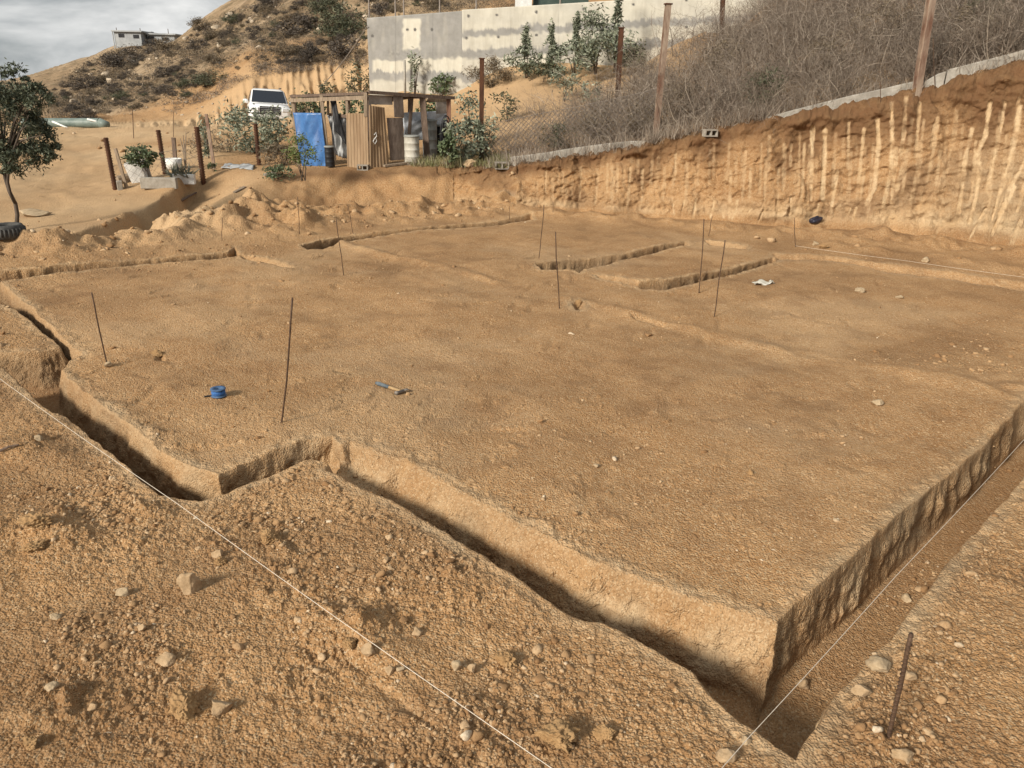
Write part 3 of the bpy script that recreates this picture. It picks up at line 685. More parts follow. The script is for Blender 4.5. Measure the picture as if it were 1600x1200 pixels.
S(1376,1044,38,20,'whitish flat stone on the outer lip of the right trench','palestone')
S(1166,1160,15,18,'small white stone pinning the string at the bottom corner','palestone')
S(1128,1186,36,26,'grey brown stone at the bottom edge beside the string end','stone')
S(1253,1072,22,16,'grey stone lying on the floor of the right trench','stone')
S(1416,938,17,13,'pale chip on the trench floor halfway up the right trench','palestone')
S(1420,1062,24,17,'small tan stone beside the thick steel stake','stone')
S(1345,1086,26,18,'tan stone below the whitish one on the trench lip','stone')
S(1410,1185,34,16,'flat tan stone in the bottom right gravel','stone')
S(168,573,13,10,'white pebble at the foot of the leaning left stake','palestone')
S(1343,456,16,9,'cream stone in the open dirt at the right','palestone')
S(1404,466,12,6,'small flat pale stone right of the cream stone','palestone')
S(1370,632,18,11,'pale stone near the right trench end','palestone')
S(1172,740,12,9,'small dark stone in the middle of the smooth dirt plot','clod')
S(933,730,12,10,'small white pebble on the smooth dirt above the front trench','palestone')
S(1447,310+99,14,9,'small pale stone under the far string','palestone')
S(1274,383,11,8,'small pale stone at the foot of the bank, right of the short stake','palestone')
S(1288,387,16,6,'flat brown stone at the foot of the bank','clod')
S(247,556,22,13,'crumbled dark clod by a small hole in the dirt plot','clod',cat='clod',name='clod')
S(732,262,24,22,'squared tan rock on the bank edge right of the shed','stone')
S(52,338,44,13,'long pale flat rock lying on the sandy slope at the left','palestone')
S(61,822,42,24,'big rounded clod at the left edge below the trench','clod',cat='clod',name='clod')
S(52,858,32,18,'second clod just below the big one at the left edge','clod',cat='clod',name='clod')
S(576,1022,30,26,'angular tan stone in the row of clods beside the diagonal string','stone')
S(548,1012,26,18,'brown clod left of the angular stone by the diagonal string','clod',cat='clod',name='clod')
S(611,1050,18,16,'yellowish stone under the diagonal string','stone')
S(627,1048,15,13,'blue grey stone touching the diagonal string','palestone')
S(652,990,18,15,'pale angular stone above the diagonal string','stone')
S(713,1045,22,18,'cream stone right of the diagonal string','palestone')
S(738,1050,20,18,'brown stone beside the cream stone right of the string','stone')
S(790,1035,40,26,'brown clod pile right of the cream stone','clod',cat='clod',name='clod')
S(945,1150,30,24,'orange brown clod at the bottom middle near the trench','clod',cat='clod',name='clod')
S(342,868,22,16,'round tan stone beside the diagonal string at the left','stone')
S(420,846,36,26,'dusty clod just right of the diagonal string','clod',cat='clod',name='clod')
S(222,985,18,15,'tan stone in the stony patch below the pale slab rock','stone')
S(193,930,20,14,'white stone left of the pale slab rock','palestone')
S(88,965,16,11,'white pebble near the left edge of the rough ground','palestone')
S(80,1075,20,13,'white stone low on the left among the clods','palestone')
S(50,1168,24,18,'pale lump of dirt near the bottom left corner','clod',cat='clod',name='clod')
S(260,1035,26,18,'tan pebble heap stone in the middle of the rough ground','stone')
S(60,688,14,10,'white pebble beside a dry stick at the left edge','palestone')
S(905,478,16,12,'dark clod beside the little hole near the leaning stake','clod',cat='clod',name='clod')
S(345,1040-160,0.1+18,12,'small clod on the string line at the left','clod',cat='clod',name='clod')
def gravel():
    base0 = [rock_mesh('g', 1, 100 + i, (1, .85, .7), .9) for i in range(10)]
    base1 = [rock_mesh('g', 2, 200 + i, (1, .85, .7), .7) for i in range(10)]
    bm = bmesh.new(); bmesh.ops.create_icosphere(bm, subdivisions=1, radius=1); bm.free()
    VV, FF, CC = [], [], []; n = 0
    def scatter(N, r0, r1, s0, s1, base, pw, keep):
        nonlocal n
        a = RNG.uniform(-.64, .64, N); r = np.sqrt(RNG.uniform(r0 * r0, r1 * r1, N)); x, y = r * np.sin(a), r * np.cos(a)
        P = keep(x, y); ok = RNG.uniform(0, 1, N) < P; x, y, a, r = x[ok], y[ok], a[ok], r[ok]
        sz = s0 + (s1 - s0) * RNG.uniform(0, 1, len(x)) ** pw
        for i in range(len(x)):
            V, F = base[i % len(base)]; th = RNG.uniform(0, 6.28); c, s = math.cos(th), math.sin(th)
            tl = RNG.uniform(-.6, .6); c2, s2 = math.cos(tl), math.sin(tl)
            W = V @ np.array([[1, 0, 0], [0, c2, s2], [0, -s2, c2]]) @ np.array([[c, s, 0], [-s, c, 0], [0, 0, 1]])
            z = ground(x[i], y[i])
            VV.append(W * sz[i] + np.array([x[i], y[i], z + sz[i] * RNG.uniform(-.25, .3)])); FF.append(F + n); n += len(V)
            t = RNG.uniform(0, 1) ** (1.0 if sz[i] < .012 else 1.5); CC.append(np.full((len(V), 1), t))
    sl = lambda x, y: sst(.05, -.1, sdist(SLAB, x, y))
    def nt(x, y):
        z_, tr_, sd_, sw_, f_ = H0(x, y); return np.where((sd_ < .10) & (sd_ > -.16), .03, np.where(tr_ > .1, .35, 1.0))
    def cl(x, y): return np.clip(.25 + 1.1 * noise2(x * 1.1, y * 1.1, 141) + .5 * noise2(x * 4, y * 4, 142), .03, 1)
    scatter(42000, 2.3, 6.8, .005, .017, base0, 2.2, lambda x, y: (1 - .70 * sl(x, y)) * cl(x, y) * nt(x, y))
    scatter(6500, 2.3, 7.5, .016, .045, base1, 3.2, lambda x, y: (1 - .90 * sl(x, y)) * cl(x, y) * nt(x, y))
    scatter(15000, 2.3, 6.6, .009, .028, base0, 1.7, lambda x, y: (1 - .93 * sl(x, y)) * cl(x, y) * nt(x, y))
    scatter(7000, 6.5, 15, .010, .026, base0, 2.5, lambda x, y: (1 - .65 * sl(x, y)) * (.25 + .75 * cl(x, y)))
    scatter(1500, 7, 17, .03, .07, base1, 3, lambda x, y: (1 - .96 * sl(x, y)) * cl(x, y))
    bx = lambda x, y: np.clip(sum(np.exp(-(pdist(P, x, y)[0] / (w * 1.1)) ** 2) for P, h, w in BERM[:4]), 0, 1)
    scatter(7000, 11, 21, .02, .10, base1, 3.5, lambda x, y: bx(x, y) * .8)
    scatter(5000, 17, 50, .03, .16, base0, 4, lambda x, y: .3 * cl(x * .3, y * .3))
    V = np.concatenate(VV); F = np.concatenate(FF)
    t = NT('gravel_stone'); a = t.attr('tone')
    c = t.ramp(a.outputs['Fac'], [(0, (.215, .118, .052)), (.35, (.33, .205, .102)), (.8, (.42, .285, .16)), (.95, (.45, .32, .19)), (1, (.56, .46, .33))])
    c = t.mix(t.ramp(t.noise(60, 4, .6), [(.4, 0.0), (.7, .6)]), c, (.23, .13, .06))
    o = link_np('gravel', V, F, t.fin(c, .95, t.bump(t.noise(150, 3, .6), .004, .8)))
    at = o.data.attributes.new('tone', 'FLOAT', 'POINT'); at.data.foreach_set('value', np.concatenate(CC).ravel().astype(np.float32))
    tag(o, 'loose gravel and crumbs of dirt scattered over the plot', 'gravel', None, 'stuff')
gravel()
# ------------------------------------------------------------------ small things on the plot
def on(px, py): return hit(px, py)
def reel():
    b = on(342, 619); m = MB(b)
    m.lathe(b, [(.002, .004), (.074, .004), (.076, .012), (.060, .016), (.058, .070), (.076, .076), (.076, .086), (.060, .088), (.034, .088), (.032, .02), (.002, .02)], 28)
    e = empty('line_reel', b, 0, 'round blue plastic reel lying on the dirt plot left of the tall stake', 'reel')
    m.build('spool', mat_simple('dusty_blue_plastic', (.03, .075, .17), (.085, .14, .22), 14, .6), e, True)
    l = MB(b); l.lathe(b, [(.0605, .020), (.068, .03), (.069, .045), (.067, .062), (.0605, .068)], 28); l.build('wound_line', mat_simple('blue_line', (.02, .07, .22), (.05, .16, .4), 60, .8), e, True)
    h = MB(b); h.tube([b + np.array([-.07, -.02, .012]), b + np.array([-.13, -.045, .01])], .008, 6); h.build('handle', M['black'], e)
reel()
def hammer():
    a, b = on(588, 601), on(628, 615); a = a + np.array([0, 0, .02]); b = b + np.array([0, 0, .025]); d = (b - a); L = np.linalg.norm(d); u = d / L
    e = empty('hammer', a, 0, 'claw hammer with blue and tan grip lying on the dirt plot', 'hammer')
    m = MB(a); m.tube([a, a + u * L * .1, a + u * L * .45, a + u * L * .52], [.016, .022, .018, .015], 10); m.build('grip', mat_simple('blue_grip', (.05, .07, .09), (.13, .15, .16), 14, .75), e, True)
    m = MB(a); m.tube([a + u * L * .52, a + u * L * .56, a + u * L * .98], [.017, .016, .014], 10); m.build('handle', mat_simple('tan_handle', (.30, .19, .09), (.42, .29, .15), 12, .8), e, True)
    s = np.cross(u, (0, 0, 1)); s /= np.linalg.norm(s)
    c = a + u * L * 1.0
    m = MB(a); m.tube([c - s * .02 , c + s * .05, c + s * .055, c + s * .085], [.018, .016, .022, .022], 12)
    for k in (-1, 1):
        m.tube([c - s * .02 + u * .005 * k, c - s * .07 + u * .012 * k + np.array([0, 0, .004]), c - s * .12 + u * (.02 * k - .0) - np.array([0, 0, .02])], [.012, .009, .003], 6)
    m.build('head', mat_simple('hammer_steel', (.16, .14, .12), (.30, .26, .22), 20, .6, .002, .4), e, True)
hammer()
def bag():
    b = on(1272, 349); V, F = rock_mesh('bag', 4, 911, (1, .8, .8), .9)
    V = V * np.array([.20, .16, .14]); V[:, 2] += .08
    e = link_np('plastic_bag', V, F, M['bag'], smooth=False); e.location = tuple(b)
    tag(e, 'crumpled dark blue bag lying at the foot of the cut bank', 'bag')
bag()
def scrap():
    b = on(1192, 443)
    m = MB(b)
    m.sheet(lambda u, v: b + np.array([(u - .5) * .36, (v - .5) * .22 + .1 * (u - .5), .018 + .028 * math.sin(u * 9 + v * 4) * math.cos(v * 7) + .012 * math.sin(u * 23 + v * 17)]), 16, 12, .004)
    tag(m.build('plastic_scrap', M['drum'], None, True), 'torn pale plastic scrap lying flat in front of the small square trench', 'plastic scrap')
scrap()
def stick(a, b, r, label, mat='wood', name='stick', flat=False, z=.02):
    A, B = on(*a), on(*b); A = A + np.array([0, 0, z]); B = B + np.array([0, 0, z]); m = MB(A)
    if flat: m.beam(A, B, r * 3, r)
    else: m.tube([A, (A + B) / 2 + np.array([0, 0, .01]), B], [r, r * .9, r * .6], 7)
    tag(m.build(name, M[mat]), label, 'stick' if not flat else 'plank')
stick((283,315),(307,302),.035,'dark branch lying on the sandy slope in front of the planters','darkwood')
stick((366,302),(383,293),.035,'pale plank lying on the slope right of the dark branch','wood','plank',True)
stick((0,708),(30,698),.012,'short dry stick at the left edge below the side trench','darkwood')
stick((412,277),(432,272),.05,'grey green board lying by the bushes in front of the blue tarp','greyply','plank',True,.06)
def sheetpile():
    pts = [on(345, 264), on(395, 266), on(398, 258), on(352, 257)]
    m = MB(pts[0])
    m.sheet(lambda u, v: (pts[0] * (1 - u) + pts[1] * u) * (1 - v) + (pts[3] * (1 - u) + pts[2] * u) * v + np.array([0, 0, .03 + .018 * math.sin(u * 11) * math.cos(v * 6) + .01 * math.sin(u * 29 + v * 9)]), 14, 10, .01)
    tag(m.build('plastic_sheet', M['greytarp'], None, True), 'pale blue grey plastic sheet spread on the ground behind the ribbed posts', 'sheet')
sheetpile()

# ------------------------------------------------------------------ steel posts of the boundary fence
def ibeam(px0, py0, px1, py1, wpx, label, mat, cap=True):
    b = on(px1, py1); t = gy(px0, py0, b[1]); D = np.linalg.norm(b - CAM); w = wpx * D / FPX * .72
    e = empty('fence_post', b, 0, label, 'post', 'steel posts along the top of the cut bank')
    d = (t - b); d /= np.linalg.norm(d); x = np.array([1.0, .25, 0]); x -= d * (x @ d); x /= np.linalg.norm(x); y = np.cross(d, x)
    m = MB(b); a = b - d * .3; L = np.linalg.norm(t - a)
    c = (a + t) / 2
    m.box(c - y * w * .42, (w, w * .10, L), (x, y, d)); m.box(c + y * w * .42, (w, w * .10, L), (x, y, d)); m.box(c, (w * .10, w * .74, L - .002), (x, y, d))
    m.build('shaft', M[mat], e)
    if cap:
        m = MB(b); m.box(t + d * .012, (w * 1.35, w * 1.2, .03), (x, y, d)); m.build('cap_plate', M['rust'], e)
    return b, t
P1 = ibeam(753,92,752,252,8,'rusty brown steel post rising from the brush right of the shed','rust')
P2 = ibeam(971,44,964,168,8,'rusty steel post standing in the brush in front of the leafy wall shrubs','rust')
P3 = ibeam(1044,7,1024,216,10,'tall rust and cream steel post with a flat cap at the kerb end','paleiron')
P4 = ibeam(1131,-40,1127,62,7,'thin steel post at the far end of the brush in front of the concrete wall','rust',False)
P5 = ibeam(1460,-34,1433,140,12,'pale weathered steel post leaning right at the gap in the concrete kerb','paleiron',False)
def netting(A, B, h0, h1, label, cell=.15, rad=.0075):
    """diamond wire mesh hung between two posts"""
    A, B = np.asarray(A), np.asarray(B); L = np.linalg.norm((B - A)[:2]); n = int(L / cell); m = MB(A)
    def gp(u, v):
        p = A * (1 - u) + B * u; g = ground(p[0], p[1]); return np.array([p[0], p[1], g + (h0 + (h1 - h0) * u) * v])
    nv = int(max(h0, h1) / cell)
    for s in (1, -1):
        for k in range(-nv, n + nv, 1):
            pts = []
            for j in range(nv + 1):
                u = (k + s * j) / n
                if 0 <= u <= 1: pts.append(gp(u, j / nv))
            if len(pts) > 1: m.tube(pts, rad, 3, False)
    m.tube([gp(u, 1) for u in np.linspace(0, 1, 12)], .006, 4)
    tag(m.build('wire_fence', M['wire']), label, 'wire fence')
netting(P1[0], P3[0] + np.array([0, .05, 0]), 1.05, 1.25, 'rusty chain link netting strung between the two posts over the dry brush')
def kerb(pts, h, label, th=.16):
    P = [banktop(a, b, .16) for a, b, Y in pts]; m = MB(P[0]); n = len(P); V = []
    for i, p in enumerate(P):
        t = P[min(i + 1, n - 1)] - P[max(i - 1, 0)]; s = np.array([-t[1], t[0], 0]); s /= np.linalg.norm(s); hh = h[i] if isinstance(h, (list, tuple)) else h
        for dx, dz in ((0, -.25), (0, hh), (th, hh), (th, -.25)): V.append(p + s * dx + np.array([0, 0, dz]))
    F = [(i * 4 + k, i * 4 + (k + 1) % 4, i * 4 + 4 + (k + 1) % 4, i * 4 + 4 + k) for i in range(n - 1) for k in range(4)] + [(0, 1, 2, 3), tuple(n * 4 - 4 + k for k in (3, 2, 1, 0))]
    m.add(V, F); o = m.build('concrete_kerb', M['concrete'], None, False, .012)
    tag(o, label, 'kerb', 'concrete kerb along the top of the cut bank')
kerb([(797,262,22.0),(850,256,21.7),(900,248,21.4),(945,241,21.2),(985,232,21),(1022,224,20.9)], [.28,.28,.28,.26,.18,.06], 'grey concrete kerb beam right of the hollow block, its end sinking into dry grass')
kerb([(1197,188,20.0),(1240,180,19.85),(1285,172,19.65),(1330,163,19.5),(1375,155,19.3),(1402,149,19.2),(1431,143,19.05)], [.06,.12,.17,.20,.22,.23,.23], 'long tapering concrete kerb beam left of the pale leaning post')
kerb([(1440,141,19.0),(1462,134,18.85),(1475,130,18.8)], [.16,.25,.25], 'short concrete kerb piece just right of the pale leaning post')
kerb([(1477,129,18.78),(1520,118,18.5),(1560,108,18.2),(1610,95,17.8),(1700,70,17.2)], .27, 'concrete kerb beam at the right edge of the picture')
for a, b, lab in (((1376,156),(1376,128),'dark thin peg against the long concrete kerb beam'), ((1461,135),(1458,60),'thin dark twig like peg at the joint of the kerb right of the leaning post')):
    stake(b[0], b[1], a[0], a[1] + 4, .012, lab, name='peg')
def cinder_block(px, py, wpx, rz, label, mat='block'):
    b = on(px, py); D = np.linalg.norm(b - CAM); w = wpx * D / FPX; h = w * .5; d = w * .5
    c, s = math.cos(rz), math.sin(rz); X = np.array([c, s, 0]); Y = np.array([-s, c, 0]); Z = np.array([0, 0, 1.0])
    m = MB(b); t = w * .09; o = b + Z * (h / 2 - .02)
    m.box(o + Z * (h / 2 - t / 2), (w, d, t), (X, Y, Z)); m.box(o - Z * (h / 2 - t / 2), (w, d, t), (X, Y, Z))
    for k in (-.5, 0, .5): m.box(o + X * k * (w - t), (t, d - .004, h - 2 * t), (X, Y, Z))
    tag(m.build('concrete_block', M[mat]), label, 'concrete block')
cinder_block(784,263,21,.15,'hollow concrete block at the left end of the kerb, right of the squared rock')
cinder_block(1109,212,20,.25,'hollow concrete block on the bank edge between two kerb beams')
cinder_block(567,265,16,.0,'small hollow block at the foot of the brown shed panel')

# ------------------------------------------------------------------ big concrete wall and what stands on it
def wall():
    T = [gy(573, 28, 38.0), gy(722, 17, 36.8), gy(1130, -8, 34.6), gy(1420, -30, 33.2)]
    e = empty('retaining_wall', T[0] - np.array([0, 0, 4]), 0, 'tall grey and cream patched concrete wall across the slope behind the shed', 'wall')
    t = NT('patched_concrete'); a = t.sep(t.attr('paint').outputs['Color'])
    n = t.noise(2.2, 8, .7); st = t.noise(5, 5, .6, t.mapv((1, 1, .16)))
    grey = t.ramp(n, [(.3, (.20, .192, .175)), (.7, (.285, .275, .255))])
    cream = t.mix(t.ramp(st, [(.45, 0.0), (.7, .5)]), t.ramp(n, [(.3, (.45, .42, .345)), (.7, (.54, .51, .43))]), (.33, .30, .24))
    c = t.mix(a[0], grey, cream); c = t.mix(a[1], c, (.10, .095, .088))
    mat = t.fin(c, .92, t.bump(t.noise(30, 6, .65), .01, .6))
    base = T[0] - np.array([0, 0, 4])
    for sgi, (A, B, zoff) in enumerate(((T[0], T[1], 0.0), (T[1], T[3], .04))):
        mid = [A, B] if sgi == 0 else [T[1], T[2], T[3]]
        nu, nv = (150, 110) if sgi == 0 else (420, 110); H = 4.8
        us = np.linspace(0, 1, nu + 1); L = [0] + list(np.cumsum([np.linalg.norm(q - p) for p, q in zip(mid[:-1], mid[1:])])); L = np.array(L) / L[-1]
        top = np.stack([np.interp(us, L, [p[k] for p in mid]) for k in range(3)], 1)
        top[:, 2] += zoff; top[:, 1] -= .02 * sgi
        V = np.array([[top[i] - np.array([0, 0, H * j / nv]) for j in range(nv + 1)] for i in range(nu + 1)]).reshape(-1, 3)
        # crop coordinates for where the patches lie
        v = V - CAM; kk = v @ FW; cx = (800 + FPX * (v @ RT) / kk - 560) * 3.2; cy = (600 - FPX * (v @ UP) / kk) * 3.2
        w1 = noise2(cx / 26, cy / 26, 301) * 12 + noise2(cx / 90, cy / 200, 302) * 14; drip = noise2(cx / 9, cy / 130, 303) * 16
        def band(y0, y1, s=7): return sst(y0 - s, y0 + s, cy + w1) * sst(y1 + s, y1 - s, cy + w1 + drip)
        if sgi == 0:
            p = sst(214, 228, cx + w1 * .5) * sst(318, 306, cx + w1 * .5) * sst(88, 98, cy) * sst(258, 246, cy + w1)
            p = np.maximum(p, band(292, 358) * sst(64, 80, cx)); p = np.maximum(p, .75 * band(405, 640, 12)); p = np.maximum(p, .16 * sst(.1, .5, noise2(cx / 30, cy / 120, 305)))
            dk = np.exp(-(((cx - 185) / 45) ** 2 + ((cy - 268) / 16) ** 2)) * .5 * np.clip(.6 + noise2(cx / 12, cy / 12, 306), 0, 1)
            dk = np.maximum(dk, sst(4, 1, np.abs(cx - 186)) * .3 + sst(4, 1, np.abs(cx - 372)) * .25); spots = [(245,148),(283,148),(368,148),(70,180)]
        else:
            sl = -(cx - 520) * .055
            cyr = cy - sl
            def bnd(y0, y1, s=8): return sst(y0 - s, y0 + s, cyr + w1) * sst(y1 + s, y1 - s, cyr + w1 + drip * .6)
            p = np.maximum(np.maximum(bnd(-200, 150), bnd(186, 252)), np.maximum(bnd(296, 372), .8 * bnd(420, 700)))
            p *= .86 + .25 * noise2(cx / 200, cy / 60, 307)
            dk = .25 * sst(.2, .6, noise2(cx / 40, cy / 30, 308)) * sst(240, 270, cyr)
            dk = np.maximum(dk, sst(3, 1, np.abs(cx - 1000)) * .25 + sst(3, 1, np.abs(cx - 760)) * .12); spots = [(550,80),(692,75),(890,60),(1125,45),(1375,22),(540,190),(700,185),(890,175),(1360,155),(1640,0),(1640,135)]
        for sx, sy in spots: dk = np.maximum(dk, sst(9, 6, np.hypot(cx - sx, cy - sy)))
        I = np.arange((nu + 1) * (nv + 1)).reshape(nu + 1, nv + 1); F = np.stack([I[:-1, :-1], I[:-1, 1:], I[1:, 1:], I[1:, :-1]], -1).reshape(-1, 4)
        # back and top so that the wall has its thickness
        nb = len(V); dirv = (mid[-1] - mid[0]); s = np.array([-dirv[1], dirv[0], 0]); s /= np.linalg.norm(s)
        Vb = V + s * .25; ring = np.concatenate([I[:, 0], I[-1, 1:], I[::-1, -1][1:], I[0, ::-1][1:-1]])
        Fs = np.stack([ring, np.roll(ring, -1), np.roll(ring, -1) + nb, ring + nb], 1)
        VV = np.concatenate([V, Vb]) - base; FF = np.concatenate([F, F[:, ::-1] + nb, Fs])
        o = link_np('wall_section', VV, FF, mat, e); at = o.data.attributes.new('paint', 'FLOAT_COLOR', 'POINT'); col = np.zeros((len(VV), 4), np.float32)
        col[:nb, 0] = np.clip(p, 0, 1); col[:nb, 1] = np.clip(dk, 0, 1); col[nb:, 0] = col[:nb, 0]; col[:, 3] = 1; at.data.foreach_set('color', col.ravel())
    for i, (x, yb) in enumerate(((577,27),(618,25),(631,24),(687,20),(744,15),(875,7))):
        Y = np.interp(x, [573, 722, 1130], [38.0, 36.8, 34.6]) + .12; b = gy(x, yb + 2, Y); m = MB(b)
        m.tube([b - np.array([0, 0, .1]), b + np.array([.03, 0, 1.9])], .035, 8); m.tube([b + np.array([.03, 0, 1.9]), b + np.array([.2, .3, 2.15])], .03, 8)
        tag(m.build('fence_post', M['wire']), 'thin bare metal post standing on top of the big concrete wall', 'post', 'thin metal posts on top of the concrete wall')
    b = on(633, 147); t = gy(632, 94, b[1]); m = MB(b); m.tube([b - np.array([0, 0, .2]), t], .055, 8); tag(m.build('pole', M['concrete'], None, True), 'grey pole standing at the foot of the concrete wall behind the shed', 'pole')
    A, B = gy(574, 40, 37.9), gy(506, 131, 40); m = MB(A); m.tube([A + (B - A) * k - np.array([0, 0, .5 * k * (1 - k)]) for k in np.linspace(0, 1, 12)], .02, 5)
    tag(m.build('cable', M['wire']), 'loose cable hanging from the left end of the concrete wall down to the slope', 'cable')
    b = gy(830, 6, 38.5); e2 = empty('outbuilding', b, 0, 'dark green outbuilding with a pale pillar just showing above the concrete wall', 'building')
    m = MB(b); m.box(b + np.array([1.35, .8, .3]), (2.5, 1.2, 2.4)); m.build('wall', mat_simple('dark_green_sheet', (.03, .05, .042), (.06, .085, .07), 4, .6), e2)
    m = MB(b); m.box(b + np.array([-.35, .1, .2]), (.75, .5, 2.2)); m.build('pillar', M['white'], e2)
    m = MB(b); m.box(b + np.array([1.2, .8, 1.56]), (3.4, 1.7, .1)); m.build('roof', M['concrete'], e2)
wall()

# ------------------------------------------------------------------ the lean-to shed
def shed():
    C0 = on(577, 262); A0 = on(463, 259); B0 = on(702, 246)
    zb = C0[2]
    e = empty('shed', C0, 0, 'rickety open timber frame shed with brown panels below the concrete wall', 'shed')
    A0[1] = max(A0[1], C0[1]); 
    def up(P, px, py): return gy(px, py, P[1])
    A1, C1, B1 = up(A0, 456, 150), up(C0, 573, 144), up(B0, 705, 153)
    fr = np.array([A0[0] - C0[0], A0[1] - C0[1], 0]); Lf = np.linalg.norm(fr); fr /= Lf
    rg = np.array([B0[0] - C0[0], B0[1] - C0[1], 0]); Lr = np.linalg.norm(rg); rg /= Lr
    nf = np.array([-fr[1], fr[0], 0]); nf = nf if nf[1] < 0 else -nf; nr = np.array([-rg[1], rg[0], 0]); nr = nr if nr[1] < 0 else -nr
    D0 = A0 + rg * Lr * .9; D1 = A1 + rg * Lr * .9
    def part(name, mat, fn, parent=e, **k):
        m = MB(C0); fn(m); return m.build(name, M[mat], parent, **k)
    def onf(px, py, d=0.0):   # point on the front face plane
        dr = ray(px, py); n = nf; t = ((C0 + n * d - CAM) @ n) / (dr @ n); return CAM + dr * t
    def onr(px, py, d=0.0):
        dr = ray(px, py); n = nr; t = ((C0 + n * d - CAM) @ n) / (dr @ n); return CAM + dr * t
    def bar(name, mat, a, b, w, d, par=e): return part(name, mat, lambda m: m.beam(a, b, w, d), par)
    g = lambda p: np.array([p[0], p[1], ground(p[0], p[1]) - .1])
    # posts
    bar('post', 'wood', onf(467, 262), onf(457, 150), .09, .07)
    bar('post', 'wood', onf(513, 262, .04), onf(502, 148, .04), .09, .07)
    bar('post', 'wood', onf(543, 180, .03), onf(541, 150, .03), .07, .06); bar('post', 'wood', onf(571.5, 182, .05), onf(571, 145, .05), .09, .08)
    bar('post', 'wood', onf(513, 180, -.12), onf(512, 146, -.12), .06, .05); bar('post', 'wood', onf(546, 172, -.1), onf(545, 146, -.1), .06, .05)
    bar('post', 'darkwood', onr(668, 250), onr(660, 152), .17, .08); bar('post', 'redwood', onr(702, 247), onr(701, 154), .12, .1)
    bar('post', 'darkwood', onf(463, 200, -.35), onf(459, 152, -.35), .08, .07)
    bar('post', 'darkwood', g(D0), D1, .1, .1); bar('post', 'darkwood', g(C0 + rg * Lr * .45 - nf * 0), (C1 + B1) / 2 + np.array([0, .25, -.1]), .09, .09)
    bar('post', 'wood', g((A0 + D0) / 2), (A1 + D1) / 2, .08, .08); bar('post', 'darkwood', g((D0 + B0) / 2), (D1 + B1) / 2, .09, .09)
    # beams
    bar('beam', 'darkwood', onf(454, 150.5), onf(574, 145.5), .10, .07); bar('beam', 'wood', onf(454, 157, .06), onf(572, 152.5, .06), .05, .10)
    bar('beam', 'darkwood', C1 + rg * .05, B1 + rg * .1, .11, .09); bar('beam', 'darkwood', A1, D1, .08, .08); bar('beam', 'darkwood', D1, B1, .08, .08)
    bar('beam', 'wood', (A1 + C1) / 2 + np.array([0, .06, .0]), (D1 + B1) / 2, .06, .06); bar('beam', 'wood', onr(668, 156.5, -.1), onr(697, 155.5, -.1), .05, .12)
    bar('beam', 'darkwood', onf(480, 150, -.1) + np.array([0,0,.03]), onf(480, 150, -.1) + rg * Lr * .9, .05, .06)
    bar('beam', 'darkwood', onf(515, 179, -.2), onf(543, 182, -.2), .05, .08)
    # brown ribbed panels
    def ribbed(pts, nrm, n):
        a, b, c, d = pts
        def fn(u, v):
            p = (a * (1 - u) + b * u) * (1 - v) + (d * (1 - u) + c * u) * v
            return p + nrm * (.011 * (1 if math.sin(u * n * 2 * math.pi) > .55 else 0) + .012 * math.sin(u * 5 + v * 4))
        return lambda m: m.sheet(fn, n * 6, 8, .02)
    part('panel', 'panel', ribbed([onf(542, 177, .05), onf(574, 177, .05), onf(577, 264, .05), onf(543, 263, .05)], nf, 7))
    part('panel', 'panel', ribbed([onr(576, 164.5, .06), onr(600.5, 168, .06), onr(607, 259, .06), onr(578, 264, .06)], nr, 6))
    part('panel', 'ply', lambda m: m.sheet(lambda u, v: (onr(604, 184, .02) * (1 - u) + onr(629, 184, .02) * u) * (1 - v) + (onr(610, 251, .02) * (1 - u) + onr(632, 249, .02) * u) * v + nr * .02 * math.sin(u * 3), 10, 10, .02))
    part('panel', 'ply', lambda m: m.sheet(lambda u, v: (onr(614, 147, .03) * (1 - u) + onr(629, 148, .03) * u) * (1 - v) + (onr(616, 183, .03) * (1 - u) + onr(631, 184, .03) * u) * v, 4, 6, .02))
    part('panel', 'greyply', lambda m: m.sheet(lambda u, v: (onr(576, 149, -.04) * (1 - u) + onr(612, 149.5, -.04) * u) * (1 - v) + (onr(576, 163, -.04) * (1 - u) + onr(613, 164, -.04) * u) * v, 6, 4, .02))
    part('panel', 'greyply', lambda m: m.sheet(lambda u, v: (onr(681, 158, -.3) * (1 - u) + onr(697, 157, -.3) * u) * (1 - v) + (onr(681, 178, -.3) * (1 - u) + onr(697, 177, -.3) * u) * v, 4, 4, .02))
    # one scrap of dark roofing left over the right bay
    ra, rb = onr(613, 151, -.02), onr(664, 151, -.02)
    part('roof_scrap', 'darkwood', lambda m: m.sheet(lambda u, v: ra * (1 - u) + rb * u - nr * v * 1.0 + np.array([0, 0, -.22 * v * (1 - u) - .06 * u * v + .0]), 6, 6, .03))
    # white scribble on the side panel
    def scrib(m):
        pts = [(584.5,211),(587.5,207),(588.5,213),(585,217),(583,221),(586,225),(588.5,220),(586.5,215),(584,218)]
        P = [onr(a, b, .095) for a, b in pts]
        m.tube(P, .012, 6)
    part('painted_mark', 'white', scrib)
